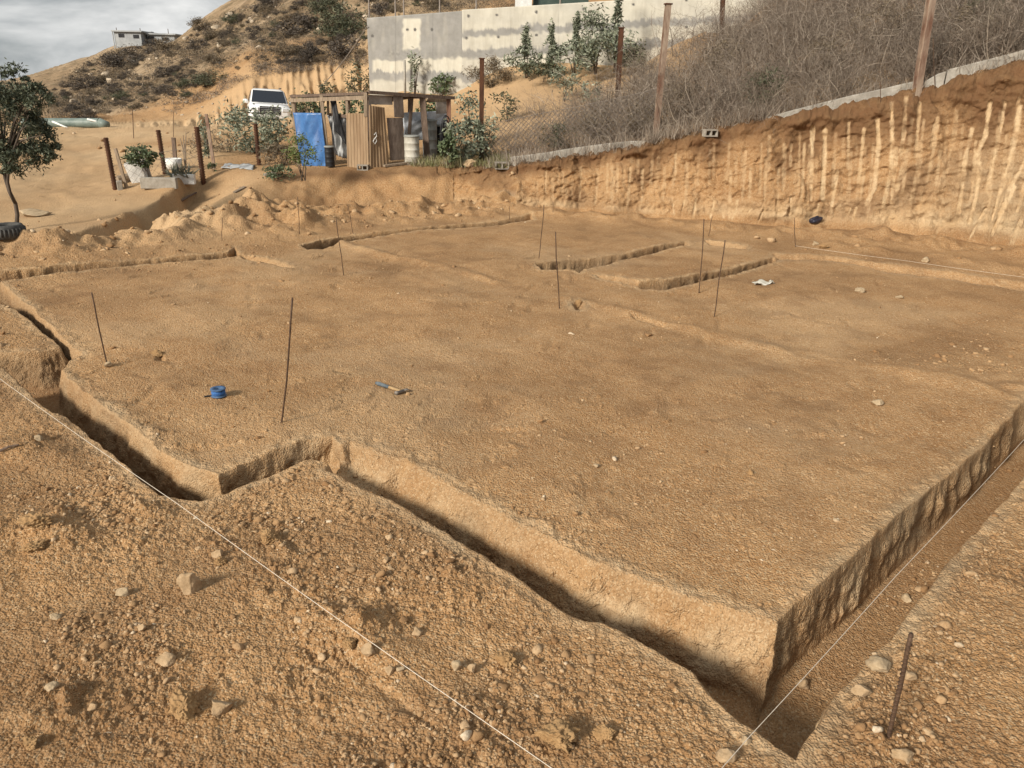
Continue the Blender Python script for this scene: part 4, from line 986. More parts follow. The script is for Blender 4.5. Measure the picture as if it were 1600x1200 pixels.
    # things hung on or kept in the shed
    def cloth(name, corners, mat, label, wr=.03, fr=(9, 5), nu=26, nv=26, extra=None):
        a, b, c, d = corners; n = np.cross(b - a, d - a); n /= np.linalg.norm(n)
        m = MB(a)
        def fn(u, v):
            p = (a * (1 - u) + b * u) * (1 - v) + (d * (1 - u) + c * u) * v
            k = wr * (math.sin(u * fr[0] + 3 * v) * math.cos(v * fr[1] - 1.5 * u) + .5 * math.sin((u + v) * 19) * (u * (1 - u) + .2) + .6 * abs(math.sin((u - v * .8) * 13)) * max(0, v - .55) + .6 * abs(math.sin((u + v * .7) * 17)) * max(0, .4 - v))
            return p + n * k
        m.sheet(fn, nu, nv, .012)
        return tag(m.build(name, M[mat], None, True), label, 'tarp')
    cloth('blue_tarp', [onf(458, 176, .10), onf(502, 176.5, .10), onf(513, 262, .10), onf(472, 260, .10)], 'blue', 'bright blue tarp stretched across the left bay of the shed', .034)
    cloth('grey_tarp', [onf(511, 180, -.22), onf(544, 182, -.30), onf(545, 250, -.28), onf(524, 242, -.22)], 'greytarp', 'grey sheet hanging in folds inside the shed beside the blue tarp', .09, (14, 2))
    cloth('pale_tarp', [onr(630, 176, -.75), onr(699, 173, -.75), onr(699, 214, -.75), onr(630, 222, -.75)], 'silver', 'pale silvery tarp hung behind the barrels in the right bay of the shed', .05, (8, 4))
    cloth('dark_cloth', [onf(516, 157, -.12), onf(525, 157, -.12), onf(541, 226, -.16), onf(524, 205, -.14)], 'black', 'narrow dark cloth strip hanging inside the shed left of the brown panels', .05, (5, 3), 10, 20)
    def barrel(px, py, wpx, hpx, mat, label, dd):
        b = onr(px, py, dd); b[2] = ground(b[0], b[1]) if False else b[2]
        D = np.linalg.norm(b - CAM); r = wpx * D / FPX / 2; h = hpx * D / FPX
        e3 = empty('barrel', b, 0, label, 'barrel')
        m = MB(b); pf = [(.01, 0), (r * .96, 0)]
        for k in range(4): z0 = h * k / 4; pf += [(r * .97, z0 + .01), (r * .97, z0 + h / 4 - .03), (r, z0 + h / 4 - .02), (r, z0 + h / 4 - .005)]
        pf += [(r * .97, h * .985), (r * .85, h)]; m.lathe(b, pf, 24); m.build('body', M[mat], e3, True)
        m = MB(b); m.lathe(b, [(r * 1.03, h * .96), (r * 1.05, h * .97), (r * 1.05, h * 1.0), (r * .95, h * 1.03), (.01, h * 1.035)], 24); m.build('lid', M['drum2'], e3, True)
    barrel(644, 254, 23, 38, 'drum', 'pale cream barrel standing in front of the shed opening', .12)
    barrel(672, 246, 22, 53, 'drum2', 'taller grey barrel standing behind the dark post in the shed', -.4)
    barrel(689, 244, 20, 44, 'black', 'black barrel at the right end of the shed', -.55)
    barrel(516, 260, 14, 28, 'black', 'dark drum inside the shed just right of the blue tarp', -.75)
    b = onr(696, 246, .12); m = MB(b)
    for k in range(5):
        r = .26 + .05 * (k % 3); P = [b + rg * (math.cos(t) * r * .55) + np.array([0, 0, .55 + k * .03 + math.sin(t) * (r * 1.6)]) - nr * -.02 * k for t in np.linspace(0, 6.1, 22)]
        m.tube(P, .016, 6)
    tag(m.build('hose', M['black'], None, True), 'black hose coiled over the right end of the shed', 'hose')
    stick((600, 262), (650, 256), .05, 'pale plank lying on the ground in front of the shed boards', 'wood', 'plank', True, .05)
    return onf, onr
shed()

# ------------------------------------------------------------------ planter plot at the left
def ribbed_post(px0, py0, px1, py1, wpx, label):
    b = on(px1, py1); t = gy(px0, py0, b[1]); D = np.linalg.norm(b - CAM); w = wpx * D / FPX / 2 * .85; d = t - b; L = np.linalg.norm(d); u = d / L
    m = MB(b); m.tube([b - u * .2, t], w * .8, 10)
    n = int(L / .07)
    for i in range(n):
        p = b + u * (i + .5) * L / n; m.tube([p - u * .012, p + u * .012], w * 1.06, 10)
    return tag(m.build('post', M['rust'], None), label, 'post', 'rusty ribbed posts round the planter plot')
ribbed_post(165,215,180,296,8,'leftmost rusty ribbed post, leaning left at the corner of the planter plot')
ribbed_post(247,203,258,272,8,'rusty ribbed post standing between the leafy planter and the spiky plant')
ribbed_post(307,198,318,286,9,'thickest rusty ribbed post right of the pale planter trough')
ribbed_post(399,193,405,258,8,'rusty ribbed post in front of the bush and the white car')
def pole(px0, py0, px1, py1, wpx, mat, label, cat='pole', name='pole'):
    b = on(px1, py1); t = gy(px0, py0, b[1]); D = np.linalg.norm(b - CAM); w = wpx * D / FPX; m = MB(b); m.beam(b - (t - b) * .05, t, w, w * .6)
    tag(m.build(name, M[mat]), label, cat)
pole(180,232,198,294,4,'wood','thin leaning wooden stick beside the leftmost ribbed post','stick','stick')
pole(271,215,274,252,5,'darkwood','short grey wooden post behind the spiky plant','post','wooden_post')
pole(322,178,335,264,4,'paleiron','tall pale steel angle leaning left beside the thickest ribbed post','pole','steel_angle')
pole(221,236,233,280,7,'greyply','grey board leaning against the white planter','board','board')
def planters():
    b = on(220, 284); D = np.linalg.norm(b - CAM); s = D / FPX
    m = MB(b); w, h = 24 * s, 27 * s
    m.add([b + np.array(p) for p in [(-w * .4, -w * .3, 0), (w * .4, -w * .3, 0), (w * .4, w * .4, 0), (-w * .4, w * .4, 0), (-w * .5, -w * .4, h), (w * .5, -w * .4, h), (w * .5, w * .5, h), (-w * .5, w * .5, h), (-w * .42, -w * .32, h), (w * .42, -w * .32, h), (w * .42, w * .42, h), (-w * .42, w * .42, h), (-w * .40, -w * .30, h * .8), (w * .4, -w * .3, h * .8), (w * .4, w * .4, h * .8), (-w * .4, w * .4, h * .8)]],
          [(0, 3, 2, 1), (0, 1, 5, 4), (1, 2, 6, 5), (2, 3, 7, 6), (3, 0, 4, 7), (4, 5, 9, 8), (5, 6, 10, 9), (6, 7, 11, 10), (7, 4, 8, 11), (8, 9, 13, 12), (9, 10, 14, 13), (10, 11, 15, 14), (11, 8, 12, 15), (12, 13, 14, 15)])
    e = m.build('planter', M['white'], None, False, .01); e.rotation_euler = (R(4), R(-8), R(8)); tag(e, 'tilted white tub planter holding the leafy green shrub', 'planter')
    def slab(x0, x1, y0, y1, label, rz=.12, mat='block', name='concrete_slab'):
        b = on((x0 + x1) / 2, y1); D = np.linalg.norm(b - CAM); s = D / FPX; m = MB(b); c, sn = math.cos(rz), math.sin(rz)
        m.box(b + np.array([0, .06, (y1 - y0) * s / 2 - .02]), ((x1 - x0) * s, .16, (y1 - y0) * s), ((c, sn, 0), (-sn, c, 0), (0, 0, 1)))
        tag(m.build(name, M[mat], None, False, .012), label, 'concrete slab')
    slab(224, 272, 279, 294, 'low tan concrete edging slab below the white tub planter', .1, 'block')
    slab(273, 302, 273, 287, 'whitewashed concrete trough block right of the edging slab, below the spiky plant', .1, 'white')
    slab(183, 190, 284, 297, 'small square block at the foot of the leftmost ribbed post', .5, 'block')
    a, c = on(184, 288), on(219, 281); a[2] += .12; c[2] += .16; m = MB(a); m.tube([a, c], [.1, .12], 10); tag(m.build('log', M['wood']), 'short brown log lying between the leftmost post and the edging slab', 'log')
    b = on(272, 264); D = np.linalg.norm(b - CAM); s = D / FPX; m = MB(b); m.lathe(b, [(.01, 0), (9 * s, 0), (12 * s, 14 * s), (10.5 * s, 14 * s), (9 * s, 10 * s), (.01, 10 * s)], 16); tag(m.build('pot', M['white'], None, True), 'white pot behind the spiky plant', 'pot')
    netting(on(180, 291), on(318, 281), .55, .75, 'thin wire netting around the planter plot between the ribbed posts', .2, .0035)
    # spiky plant
    b = on(282, 277); D = np.linalg.norm(b - CAM); s = D / FPX; m = MB(b); rg = random.Random(5)
    for i in range(46):
        a = rg.uniform(0, 6.28); l = rg.uniform(14, 26) * s; el = rg.uniform(.35, 1.4); dr = np.array([math.cos(a) * math.cos(el), math.sin(a) * math.cos(el), math.sin(el)]); o = b + np.array([rg.uniform(-13, 13) * s, rg.uniform(-4, 4) * s, 0])
        m.tube([o, o + dr * l * .5, o + dr * l + np.array([0, 0, -.03])], [.02, .022, .003], 5)
    tag(m.build('spiky_plant', mat_simple('agave_leaf', (.11, .12, .085), (.22, .22, .17), 8, .6)), 'grey green spiky plant growing behind the whitewashed trough', 'plant')
    b = on(290, 262); m = MB(b)
    for i in range(3): m.tube([b, b + np.array([.03 * i, 0, .5]), b + np.array([.10 * i - .05, 0, .85 + .1 * i])], [.03, .025, .01], 6)
    tag(m.build('dry_stalks', M['wood']), 'bare pale stalks standing right of the white pot', 'stalks')
planters()
# green pipe with poles, old tyre
def pipe():
    A = gy(40, 204, 40); B = gy(158, 203, 39.6)
    for p in (A, B): p[2] = ground(p[0], p[1]) + .20
    u = (B - A) / np.linalg.norm(B - A); m = MB(A); m.tube([A, B], .235, 18, False)
    m.tube([B, B + u * .42 - np.array([0, 0, .08])], [.235, .15], 18); m.tube([A - u * .02, A], .2, 18)
    tag(m.build('pipe', M['greenpipe'], None, True), 'long grey green pipe lying beside the track behind the left tree', 'pipe')
    for (a, b, lab) in (((82, 190), (118, 205), 'white pole leaning across the front of the green pipe'), ((136, 186), (168, 194), 'white pole lying over the far end of the green pipe')):
        P, Q = gy(a[0], a[1], 39.3), gy(b[0], b[1], 39.1 if a[0] < 100 else 39.6); m = MB(P); m.tube([P, Q], .045, 8); tag(m.build('pole', M['white'], None, True), lab, 'pole')
pipe()
def tyre():
    b = on(8, 373); m = MB(b); r = .28
    pf = [(r * .55, .05), (r * .62, .0), (r * .9, .0), (r, .05), (r * 1.02, .12), (r, .19), (r * .9, .24), (r * .62, .24), (r * .55, .19), (r * .58, .12), (r * .55, .05)]
    m.lathe(b + np.array([0, .1, 0]), pf, 28)
    for k in range(28):
        a = k * 6.283 / 28; d = np.array([math.cos(a), math.sin(a), 0]); m.box(b + np.array([0, .1, .12]) + d * (r * 1.015), (.03, .03, .14), (d, np.cross((0, 0, 1), d), (0, 0, 1)))
    tag(m.build('tyre', M['rubber'], None, True), 'old grey tyre lying round the foot of the left tree', 'tyre')
tyre()

# ------------------------------------------------------------------ house on the ridge
def house():
    b = gy(222, 69, 130); s = 130 / FPX
    e = empty('house', b, 0, 'unfinished grey block house with flat roofs on top of the hill', 'house')
    wm = mat_simple('house_wall', (.27, .28, .285), (.40, .41, .41), .5, .9, .01); dark = mat_simple('window_dark', (.012, .013, .015), (.03, .03, .033), 1, .3)
    for (x0, x1, y0, y1, dy, win) in ((-37, 0, 51, 70, 0, ((-32, -24, 54, 59.5), (-11, -3, 55, 60.5))), (3, 42, 53.5, 72, 1.5, ((4, 12.5, 56, 61.5), (24, 33, 57.5, 62.5)))):
        zt = gy(222, y0, 131)[2]; zb = gy(222, y1, 131)[2] - 2
        m = MB(b); m.box(((x0 + x1) / 2 * s + b[0], b[1] + 3 + dy, (zt + zb) / 2), ((x1 - x0) * s, 6, zt - zb)); w = m.build('wall', wm, e)
        m = MB(b); m.box(((x0 + x1) / 2 * s + b[0], b[1] + 3 + dy, zt + .1), ((x1 - x0) * s + .7, 6.8, .2)); m.build('roof', wm, e)
        for (a, c, t, q) in win:
            zt2, zb2 = gy(222, t, 131)[2], gy(222, q, 131)[2]
            m = MB(b); m.box(((a + c) / 2 * s + b[0], b[1] + dy - .01, (zt2 + zb2) / 2), ((c - a) * s, .10, zt2 - zb2)); wo = m.build('window', dark, w)
    m = MB(b); m.box((b[0] + 1.5 * s, b[1] + 3.5, gy(222, 62, 131)[2]), (3 * s, 1, 2.6)); m.build('stair_wall', wm, e)
    for k in (-41.5, -39): 
        m = MB(b); p = np.array([b[0] + k * s, b[1] + .3, gy(222, 70, 131)[2]]); m.tube([p - np.array([0, 0, 1]), p + np.array([0, 0, 1.9])], .09, 8); m.build('column', wm, e)
    for k in (-36, -2, 38):
        m = MB(b); p = np.array([b[0] + k * s, b[1] + .5, gy(222, 52, 131)[2]]); m.tube([p, p + np.array([0, 0, .7])], .05, 5); m.build('rebar_stub', M['rebar'], e)
house()

# ------------------------------------------------------------------ white car
def car():
    Y = 36.6; g = gy(424, 206, Y); z = ground(g[0], g[1]); b = np.array([g[0], Y, max(z, g[2]) - .02 if abs(z - g[2]) < .5 else g[2]])
    b[2] = gy(424, 204, Y)[2]
    W, Hh, Ln = 1.88, 1.80, 4.7
    e = empty('car', b, 0, 'white off road car parked nose forward behind the bushes at the left of the shed', 'car')
    tp = NT('white_car_paint'); tp.b.inputs['Coat Weight'].default_value = .6; paint = tp.fin(tp.mix(tp.noise(3, 4, .6), (.70, .70, .69), (.80, .80, .79)), .35)
    tg = NT('car_glass'); tg.b.inputs['Specular IOR Level'].default_value = .6; glass = tg.fin((.018, .022, .030), .08)
    chrome = mat_simple('chrome', (.5, .5, .5), (.7, .7, .7), 5, .2, .0005, .9)
    tl = NT('headlight_glass'); lamp = tl.fin((.62, .64, .66), .12)
    # cross sections from nose (y=0) to tail: y, half width, bottom, top(bonnet/waist), then cabin
    secs = [(0.00, .72, .52, .92, .80), (.06, .86, .34, 1.02, .92), (.35, .92, .28, 1.09, 1.0), (1.25, .94, .28, 1.16, 1.08), (1.60, .94, .28, 1.18, 1.1), (3.2, .94, .28, 1.18, 1.1), (4.45, .93, .3, 1.18, 1.1), (4.65, .86, .4, 1.12, 1.0), (4.70, .8, .5, 1.0, .95)]
    V = []; n = 10
    for (y, w, zb, zt, zs) in secs:
        for (fx, fz) in ((-.80, zb), (-.97, zb + .10), (-1.0, (zb + zs) / 2), (-.99, zs - .06), (-.90, zt - .02), (-.45, zt + .02), (.45, zt + .02), (.90, zt - .02), (.99, zs - .06), (1.0, (zb + zs) / 2), (.97, zb + .10), (.80, zb)):
            V.append(b + np.array([fx * w, y, fz]))
    n = 12; m = MB(b); F = [(i * n + k, i * n + (k + 1) % n, (i + 1) * n + (k + 1) % n, (i + 1) * n + k) for i in range(len(secs) - 1) for k in range(n)]
    F += [tuple(range(n)), tuple((len(secs) - 1) * n + k for k in range(n))[::-1]]
    m.add(V, F); body = m.build('body', paint, e, True)
    cab = [(1.20, .83, 1.15, .83), (1.95, .72, 1.74, .72), (2.3, .71, 1.79, .71), (3.9, .70, 1.78, .7), (4.35, .72, 1.66, .72), (4.62, .80, 1.15, .8)]
    V = []; 
    for (y, w, zt, _) in cab:
        low = 1.12; wl = .88
        V += [b + np.array([-wl, y, low]), b + np.array([-w, y, zt - .05]), b + np.array([-w * .8, y, zt]), b + np.array([w * .8, y, zt]), b + np.array([w, y, zt - .05]), b + np.array([wl, y, low])]
    m = MB(b); m.add(V, [(i * 6 + k, i * 6 + k + 1, i * 6 + 7 + k, i * 6 + 6 + k) for i in range(len(cab) - 1) for k in range(5)] + [(0, 1, 2, 3, 4, 5), tuple(30 + k for k in (5, 4, 3, 2, 1, 0))]); m.build('cabin', paint, e, False, .02)
    def quad(name, pts, mat, par=e, t=.02):
        a, c, d, f = [b + np.array(p) for p in pts]; m = MB(b); m.sheet(lambda u, v: (a * (1 - u) + c * u) * (1 - v) + (f * (1 - u) + d * u) * v, 6, 4, t); return m.build(name, mat, par)
    ws = quad('windshield', [(-.77, 1.225, 1.20), (.77, 1.225, 1.20), (.67, 1.90, 1.71), (-.67, 1.90, 1.71)], glass)
    for sgn in (-1, 1):
        for y0, y1 in ((1.9, 2.75), (2.85, 3.7)):
            quad('side_window', [(sgn * .895, y0, 1.18), (sgn * .895, y1, 1.18), (sgn * .745, y1, 1.68), (sgn * .745, y0 + .1, 1.68)], glass)
        m = MB(b); m.lathe(b + np.array([sgn * 1.03, 1.62, 1.2]), [(.01, -.11), (.08, -.10), (.10, 0), (.09, .1), (.01, .12)], 10, (1, 0, 0)); m.build('mirror', paint, e, True)
        m = MB(b); m.box(b + np.array([sgn * .68, .055, .90]), (.40, .16, .17), ((math.cos(.25), sgn * math.sin(.25), 0), (-sgn * math.sin(.25), math.cos(.25), 0), (0, 0, 1))); m.build('headlight', lamp, e, False, .03)
        m = MB(b); m.lathe(b + np.array([sgn * .66, .0, .52]), [(.01, -.06), (.08, -.06), (.09, .04)], 12, (0, 1, 0)); m.build('fog_lamp', M['black'], e)
        for y in (.95, 3.75):
            m = MB(b); c = b + np.array([sgn * .80, y, .36]); m.lathe(c, [(.2, -.12), (.34, -.12), (.38, -.08), (.38, .08), (.34, .12), (.2, .12)], 24, (1, 0, 0)); wh = m.build('wheel', M['rubber'], e, True)
            m = MB(b); m.lathe(c, [(.01, -.09), (.21, -.11), (.22, .11), (.01, .09)], 16, (1, 0, 0)); m.build('rim', chrome, wh)
    m = MB(b)
    for k in range(4): m.box(b + np.array([0, -.02, .74 + k * .075]), (.84 - .04 * (3 - k), .08, .030))
    g1 = m.build('grille', chrome, e, False, .008)
    m = MB(b); m.box(b + np.array([0, .03, .86]), (.90, .10, .34)); m.build('grille_back', M['black'], g1)
    m = MB(b); m.box(b + np.array([0, .0, .46]), (1.3, .16, .16)); m.build('air_intake', M['black'], e, False, .03)
    m = MB(b); m.box(b + np.array([0, -.055, .60]), (.42, .02, .13)); m.build('number_plate', M['white'], e)
    m = MB(b)
    for sgn in (-1, 1): m.tube([b + np.array([sgn * .6, 2.1, 1.84]), b + np.array([sgn * .6, 3.9, 1.84])], .025, 6)
    m.build('roof_rail', M['black'], e)
    e.rotation_euler = (R(-1), R(2.5), R(19))
car()
# ------------------------------------------------------------------ vegetation
def leaf_mat(name, c1, c2, c3=None):
    t = NT(name); a = t.attr('tone').outputs['Fac']
    c = t.ramp(a, [(0, c1), (.6, c2), (1, c3 or tuple(min(1, x * 1.5) for x in c2))])
    t.b.inputs['Specular IOR Level'].default_value = .3
    return t.fin(c, .6)
LM = {
 'tree': leaf_mat('tree_leaf', (.028, .036, .020), (.080, .094, .056), (.23, .24, .165)),
 'euc': leaf_mat('grey_green_leaf', (.095, .110, .072), (.205, .222, .155), (.37, .375, .28)),
 'green': leaf_mat('broad_leaf', (.045, .062, .028), (.100, .128, .064), (.22, .23, .14)),
 'bright': leaf_mat('bright_leaf', (.06, .085, .02), (.14, .17, .05), (.24, .25, .10)),
 'dark': leaf_mat('scrub_leaf', (.036, .029, .023), (.085, .068, .053), (.17, .14, .11)),
 'olive': leaf_mat('olive_leaf', (.035, .040, .022), (.085, .090, .050), (.17, .165, .10)),
 'brown': leaf_mat('dry_brown_leaf', (.075, .055, .033), (.155, .118, .075), (.27, .22, .15)),
 'grass': leaf_mat('thin_grass', (.09, .10, .035), (.19, .185, .08), (.34, .30, .16)),
 'dry': leaf_mat('dry_twig', (.082, .060, .045), (.185, .145, .110), (.38, .32, .25)),
}
def tone(o, vals):
    at = o.data.attributes.new('tone', 'FLOAT', 'POINT'); at.data.foreach_set('value', np.asarray(vals, np.float32))
def leaves(C, L, W, rng, droop=0.0, up=0.0):
    """one bent leaf (two quads) at each centre C; returns V, F, tones"""
    n = len(C); d = rng.normal(size=(n, 3)); d[:, 2] = d[:, 2] * .7 - droop + up; d /= np.linalg.norm(d, axis=1)[:, None]
    s = np.cross(d, rng.normal(size=(n, 3))); s /= np.linalg.norm(s, axis=1)[:, None]; nn = np.cross(d, s)
    l = (L * rng.uniform(.6, 1.3, n))[:, None]; w = (W * rng.uniform(.6, 1.3, n))[:, None]
    a = C - d * l * .5; m = C + nn * l * .08; e = C + d * l * .5
    V = np.stack([a, m - s * w * .5, e, m + s * w * .5], 1).reshape(-1, 3)
    F = np.arange(n * 4).reshape(n, 4)
    return V, F, np.repeat(np.clip(rng.beta(2, 2.4, n), 0, 1), 4)
def blob(n, rng, rx, ry, rz, clumps, spread=.42, shell=.35):
    """leaf centres gathered in uneven clumps filling an ellipsoid"""
    k = rng.normal(size=(clumps, 3)); k /= np.linalg.norm(k, axis=1)[:, None]; k *= rng.uniform(shell, 1, (clumps, 1)) ** .6
    sz = rng.uniform(.5, 1.2, clumps); i = rng.choice(clumps, n, p=sz / sz.sum())
    P = k[i] + rng.normal(size=(n, 3)) * spread * sz[i][:, None] * .55
    return P * np.array([rx, ry, rz])
def twigs(rng, n, H, Rr, w, seg=3, spread=.9, base=.25, fork=2, wig=.22):
    """thin branching stalks rising from a base: ribbons turned every way"""
    V, F, T = [], [], []; c = 0
    a = rng.uniform(0, 6.283, n); lean = rng.uniform(.05, spread, n); h = H * rng.uniform(.45, 1.05, n)
    p = np.stack([np.cos(a), np.sin(a), 0 * a], 1) * (Rr * base * rng.uniform(0, 1, n))[:, None]
    d = np.stack([np.cos(a) * lean, np.sin(a) * lean, np.ones(n)], 1); d /= np.linalg.norm(d, axis=1)[:, None]
    def grow(p, d, L, w0, lv):
        nonlocal c
        m = len(p); s = np.cross(d, rng.normal(size=(m, 3))); s /= np.linalg.norm(s, axis=1)[:, None] + 1e-9
        pts = [p]; dd = d.copy()
        for k in range(seg):
            dd = dd + rng.normal(size=(m, 3)) * wig; dd /= np.linalg.norm(dd, axis=1)[:, None]; pts.append(pts[-1] + dd * (L / seg)[:, None])
        ws = np.linspace(w0, w0 * .35, seg + 1)
        vv = np.stack([np.stack([pts[k] - s * ws[k] / 2, pts[k] + s * ws[k] / 2], 1) for k in range(seg + 1)], 1)  # m,seg+1,2,3
        V.append(vv.reshape(-1, 3)); idx = (np.arange(m * (seg + 1) * 2) + c).reshape(m, seg + 1, 2); c += idx.size
        F.append(np.stack([idx[:, :-1, 0], idx[:, :-1, 1], idx[:, 1:, 1], idx[:, 1:, 0]], -1).reshape(-1, 4))
        T.append(np.repeat(np.clip(rng.beta(2, 2, m), 0, 1), (seg + 1) * 2))
        if lv:
            for q in range(2 if lv > 1 else 3):
                k = rng.integers(1, seg + 1, m); st = np.stack(pts, 1)[np.arange(m), k]; nd = dd + rng.normal(size=(m, 3)) * .65; nd /= np.linalg.norm(nd, axis=1)[:, None]
                grow(st, nd, L * rng.uniform(.3, .6, m), w0 * .6, lv - 1)
    grow(p, d, h, w, fork)
    return np.concatenate(V), np.concatenate(F), np.concatenate(T)
def join(parts):
    V, F, T = [], [], []; n = 0
    for v, f, t in parts: V.append(v); F.append(f + n); T.append(t); n += len(v)
    return np.concatenate(V), np.concatenate(F), np.concatenate(T)
def build_leaves(name, parts, mat, parent=None):
    V, F, T = join(parts); o = link_np(name, V, F, LM[mat], parent); tone(o, T); return o
def shrub(px, ytop, ybase, hw, mat, label, n=900, kind='shrub', leafL=.11, leafW=.04, Y=None, group=None, clumps=22, seed=None, droop=.2, column=False, cat='shrub', stemy=.0, depth=.8):
    """a leafy shrub: crown of many leaves on several stems"""
    rng = np.random.default_rng(seed or int(px * 13 + ybase))
    b = on(px, ybase) if Y is None else gy(px, ybase, Y); D = np.linalg.norm(b - CAM); rx = hw * D / FPX; H = (ybase - ytop) * D / FPX
    e = empty(kind, b, 0, label, cat, group)
    if column:
        n = int(n * .75); P = blob(n, rng, 1, 1, 1, clumps + 10, .26, .1); zz = (P[:, 2] * .5 + .55); prof = np.clip(1.35 - zz, .35, .85) * (.8 + .5 * np.sin(zz * 9 + px))
        P = np.stack([P[:, 0] * rx * prof, P[:, 1] * rx * depth * prof, np.clip(zz, .02, 1.15) * H], 1)
    else:
        P = blob(n, rng, rx, rx * depth, H * (.5 - stemy * .5), clumps); P[:, 2] += H * (.52 + stemy * .45); P = P[P[:, 2] > .01]
    build_leaves('foliage', [leaves(P, leafL, leafW, rng, droop)], mat, e)
    m = MB((0, 0, 0)); rg = random.Random(int(px))
    for i in range(5 if not column else 3):
        q = P[rng.integers(0, len(P))] * .85; m.tube([np.zeros(3) + np.array([rg.uniform(-.05, .05), rg.uniform(-.05, .05), -.1]), q * np.array([.4, .4, .5]), q], [.03 * H / 2, .02 * H / 2, .006], 5)
    m.build('stem', M['bark'], e, True)
    return e
# shrubs against the wall, round the shed and the car
GW = 'grey green shrubs growing along the foot of the concrete wall'
shrub(822,50,118,28,'euc','slender leafy shrub at the left of the row against the concrete wall',1235,Y=34.2,leafL=.24,leafW=.06,column=True,group=GW,clumps=14)
shrub(859,47,117,18,'euc','narrowest spire shaped shrub against the concrete wall',798,Y=34,leafL=.24,leafW=.06,column=True,group=GW,clumps=9)
shrub(897,36,115,28,'euc','bushy shrub between the narrow spire shrub and the tallest one by the wall',1330,Y=33.8,leafL=.24,leafW=.06,column=True,group=GW,clumps=14)
shrub(930,40,112,36,'euc','wide dense shrub below the tallest wall shrub',1710,Y=33.3,leafL=.22,leafW=.06,group=GW,clumps=16)
shrub(960,-8,110,27,'euc','tallest shrub against the wall, its top reaching the wall top',1330,Y=33.6,leafL=.24,leafW=.06,column=True,group=GW,clumps=14)
shrub(985,74,106,21,'olive','low rounded dark shrub at the right end of the wall row behind the rusty post',988,Y=33.2,leafL=.15,leafW=.06,group=GW)
shrub(850,102,124,28,'olive','low leafy shrub at the foot of the two left wall shrubs',798,Y=33,leafL=.16,leafW=.05,group=GW)
shrub(880,112,158,22,'euc','pale loose shrub halfway down the dirt slope below the wall',380,leafL=.18,leafW=.05,clumps=14)
shrub(925,130,172,18,'euc','thin pale shrub on the dirt slope left of the rusty post in the brush',260,leafL=.17,leafW=.05,clumps=12)
shrub(770,100,136,30,'brown','rounded dry brown bush on the dirt crest at the foot of the wall',1500,leafL=.22,leafW=.03,droop=-.6,clumps=30)
shrub(792,150,190,24,'olive','thin scrubby bush on the dirt slope right of the first rusty post',300,leafL=.14,leafW=.05,clumps=12)
shrub(648,82,150,15,'euc','thin tall sapling by the grey pole in front of the wall',260,leafL=.20,leafW=.06,column=True,clumps=12)
shrub(690,122,150,17,'green','leafy shrub showing over the right bay of the shed',380,leafL=.17,leafW=.09,clumps=12)
shrub(563,106,152,22,'olive','scrubby bush behind the shed at the left end of the wall',650,leafL=.16,leafW=.06)
shrub(512,128,152,12,'olive','small bush showing over the shed beam left of the wall end',260,leafL=.16,leafW=.06,clumps=10)
shrub(485,160,215,30,'green','leafy bush seen through the open left bay of the shed',900,leafL=.15,leafW=.07,Y=28)
shrub(556,160,205,22,'green','leafy bush behind the brown panels seen through the shed frame',600,leafL=.15,leafW=.07,Y=29)
shrub(672,158,190,18,'green','leafy bush behind the right bay of the shed',420,leafL=.15,leafW=.08,Y=29)
shrub(726,190,252,27,'euc','big loose grey green bush leaning on the right end of the shed',1000,leafL=.13,leafW=.075,Y=22.8,clumps=30,droop=.1)
shrub(735,148,200,20,'euc','thin pale bush behind the big one right of the shed',260,leafL=.14,leafW=.06,Y=25,clumps=14,droop=.1)
shrub(703,212,252,14,'green','low leafy bush in front of the right corner post of the shed',520,leafL=.13,leafW=.09,Y=21.9,clumps=14)
shrub(755,175,245,16,'euc','pale scrub round the first rusty post',380,leafL=.14,leafW=.05,Y=23,clumps=14)
shrub(398,176,238,44,'euc','wide grey green bush in front of the white car',1700,leafL=.17,leafW=.055,clumps=30,Y=27.5,droop=.3)
shrub(328,178,262,16,'euc','thin grey green sapling beside the pale steel angle',240,leafL=.18,leafW=.05,clumps=12,column=True,Y=26)
shrub(432,190,236,20,'euc','grey green bush between the white car and the blue tarp',600,leafL=.15,leafW=.05,Y=26.5)
shrub(345,212,258,40,'brown','low dry brown brush behind the thickest ribbed post',1300,leafL=.22,leafW=.025,droop=-.5,clumps=30,Y=28)
shrub(440,228,262,26,'brown','dry brown brush left of the blue tarp',800,leafL=.2,leafW=.025,droop=-.5,clumps=20,Y=23.5)
shrub(474,220,276,24,'bright','small feathery green bush in front of the blue tarp',800,leafL=.10,leafW=.028,Y=20.6,clumps=16,droop=-.2,stemy=.25)
shrub(436,262,282,22,'green','low green weeds by the grey green board on the bank',420,leafL=.10,leafW=.04,clumps=14)
shrub(226,237,262,20,'green','dark leafy shrub growing in the tilted white tub',900,leafL=.11,leafW=.055,Y=21.4,clumps=18)
shrub(334,255,268,7,'green','small green tuft at the foot of the pale steel angle',130,leafL=.09,leafW=.04,clumps=6)
GB = 'dry bushes standing in the tangled brush above the cut bank'
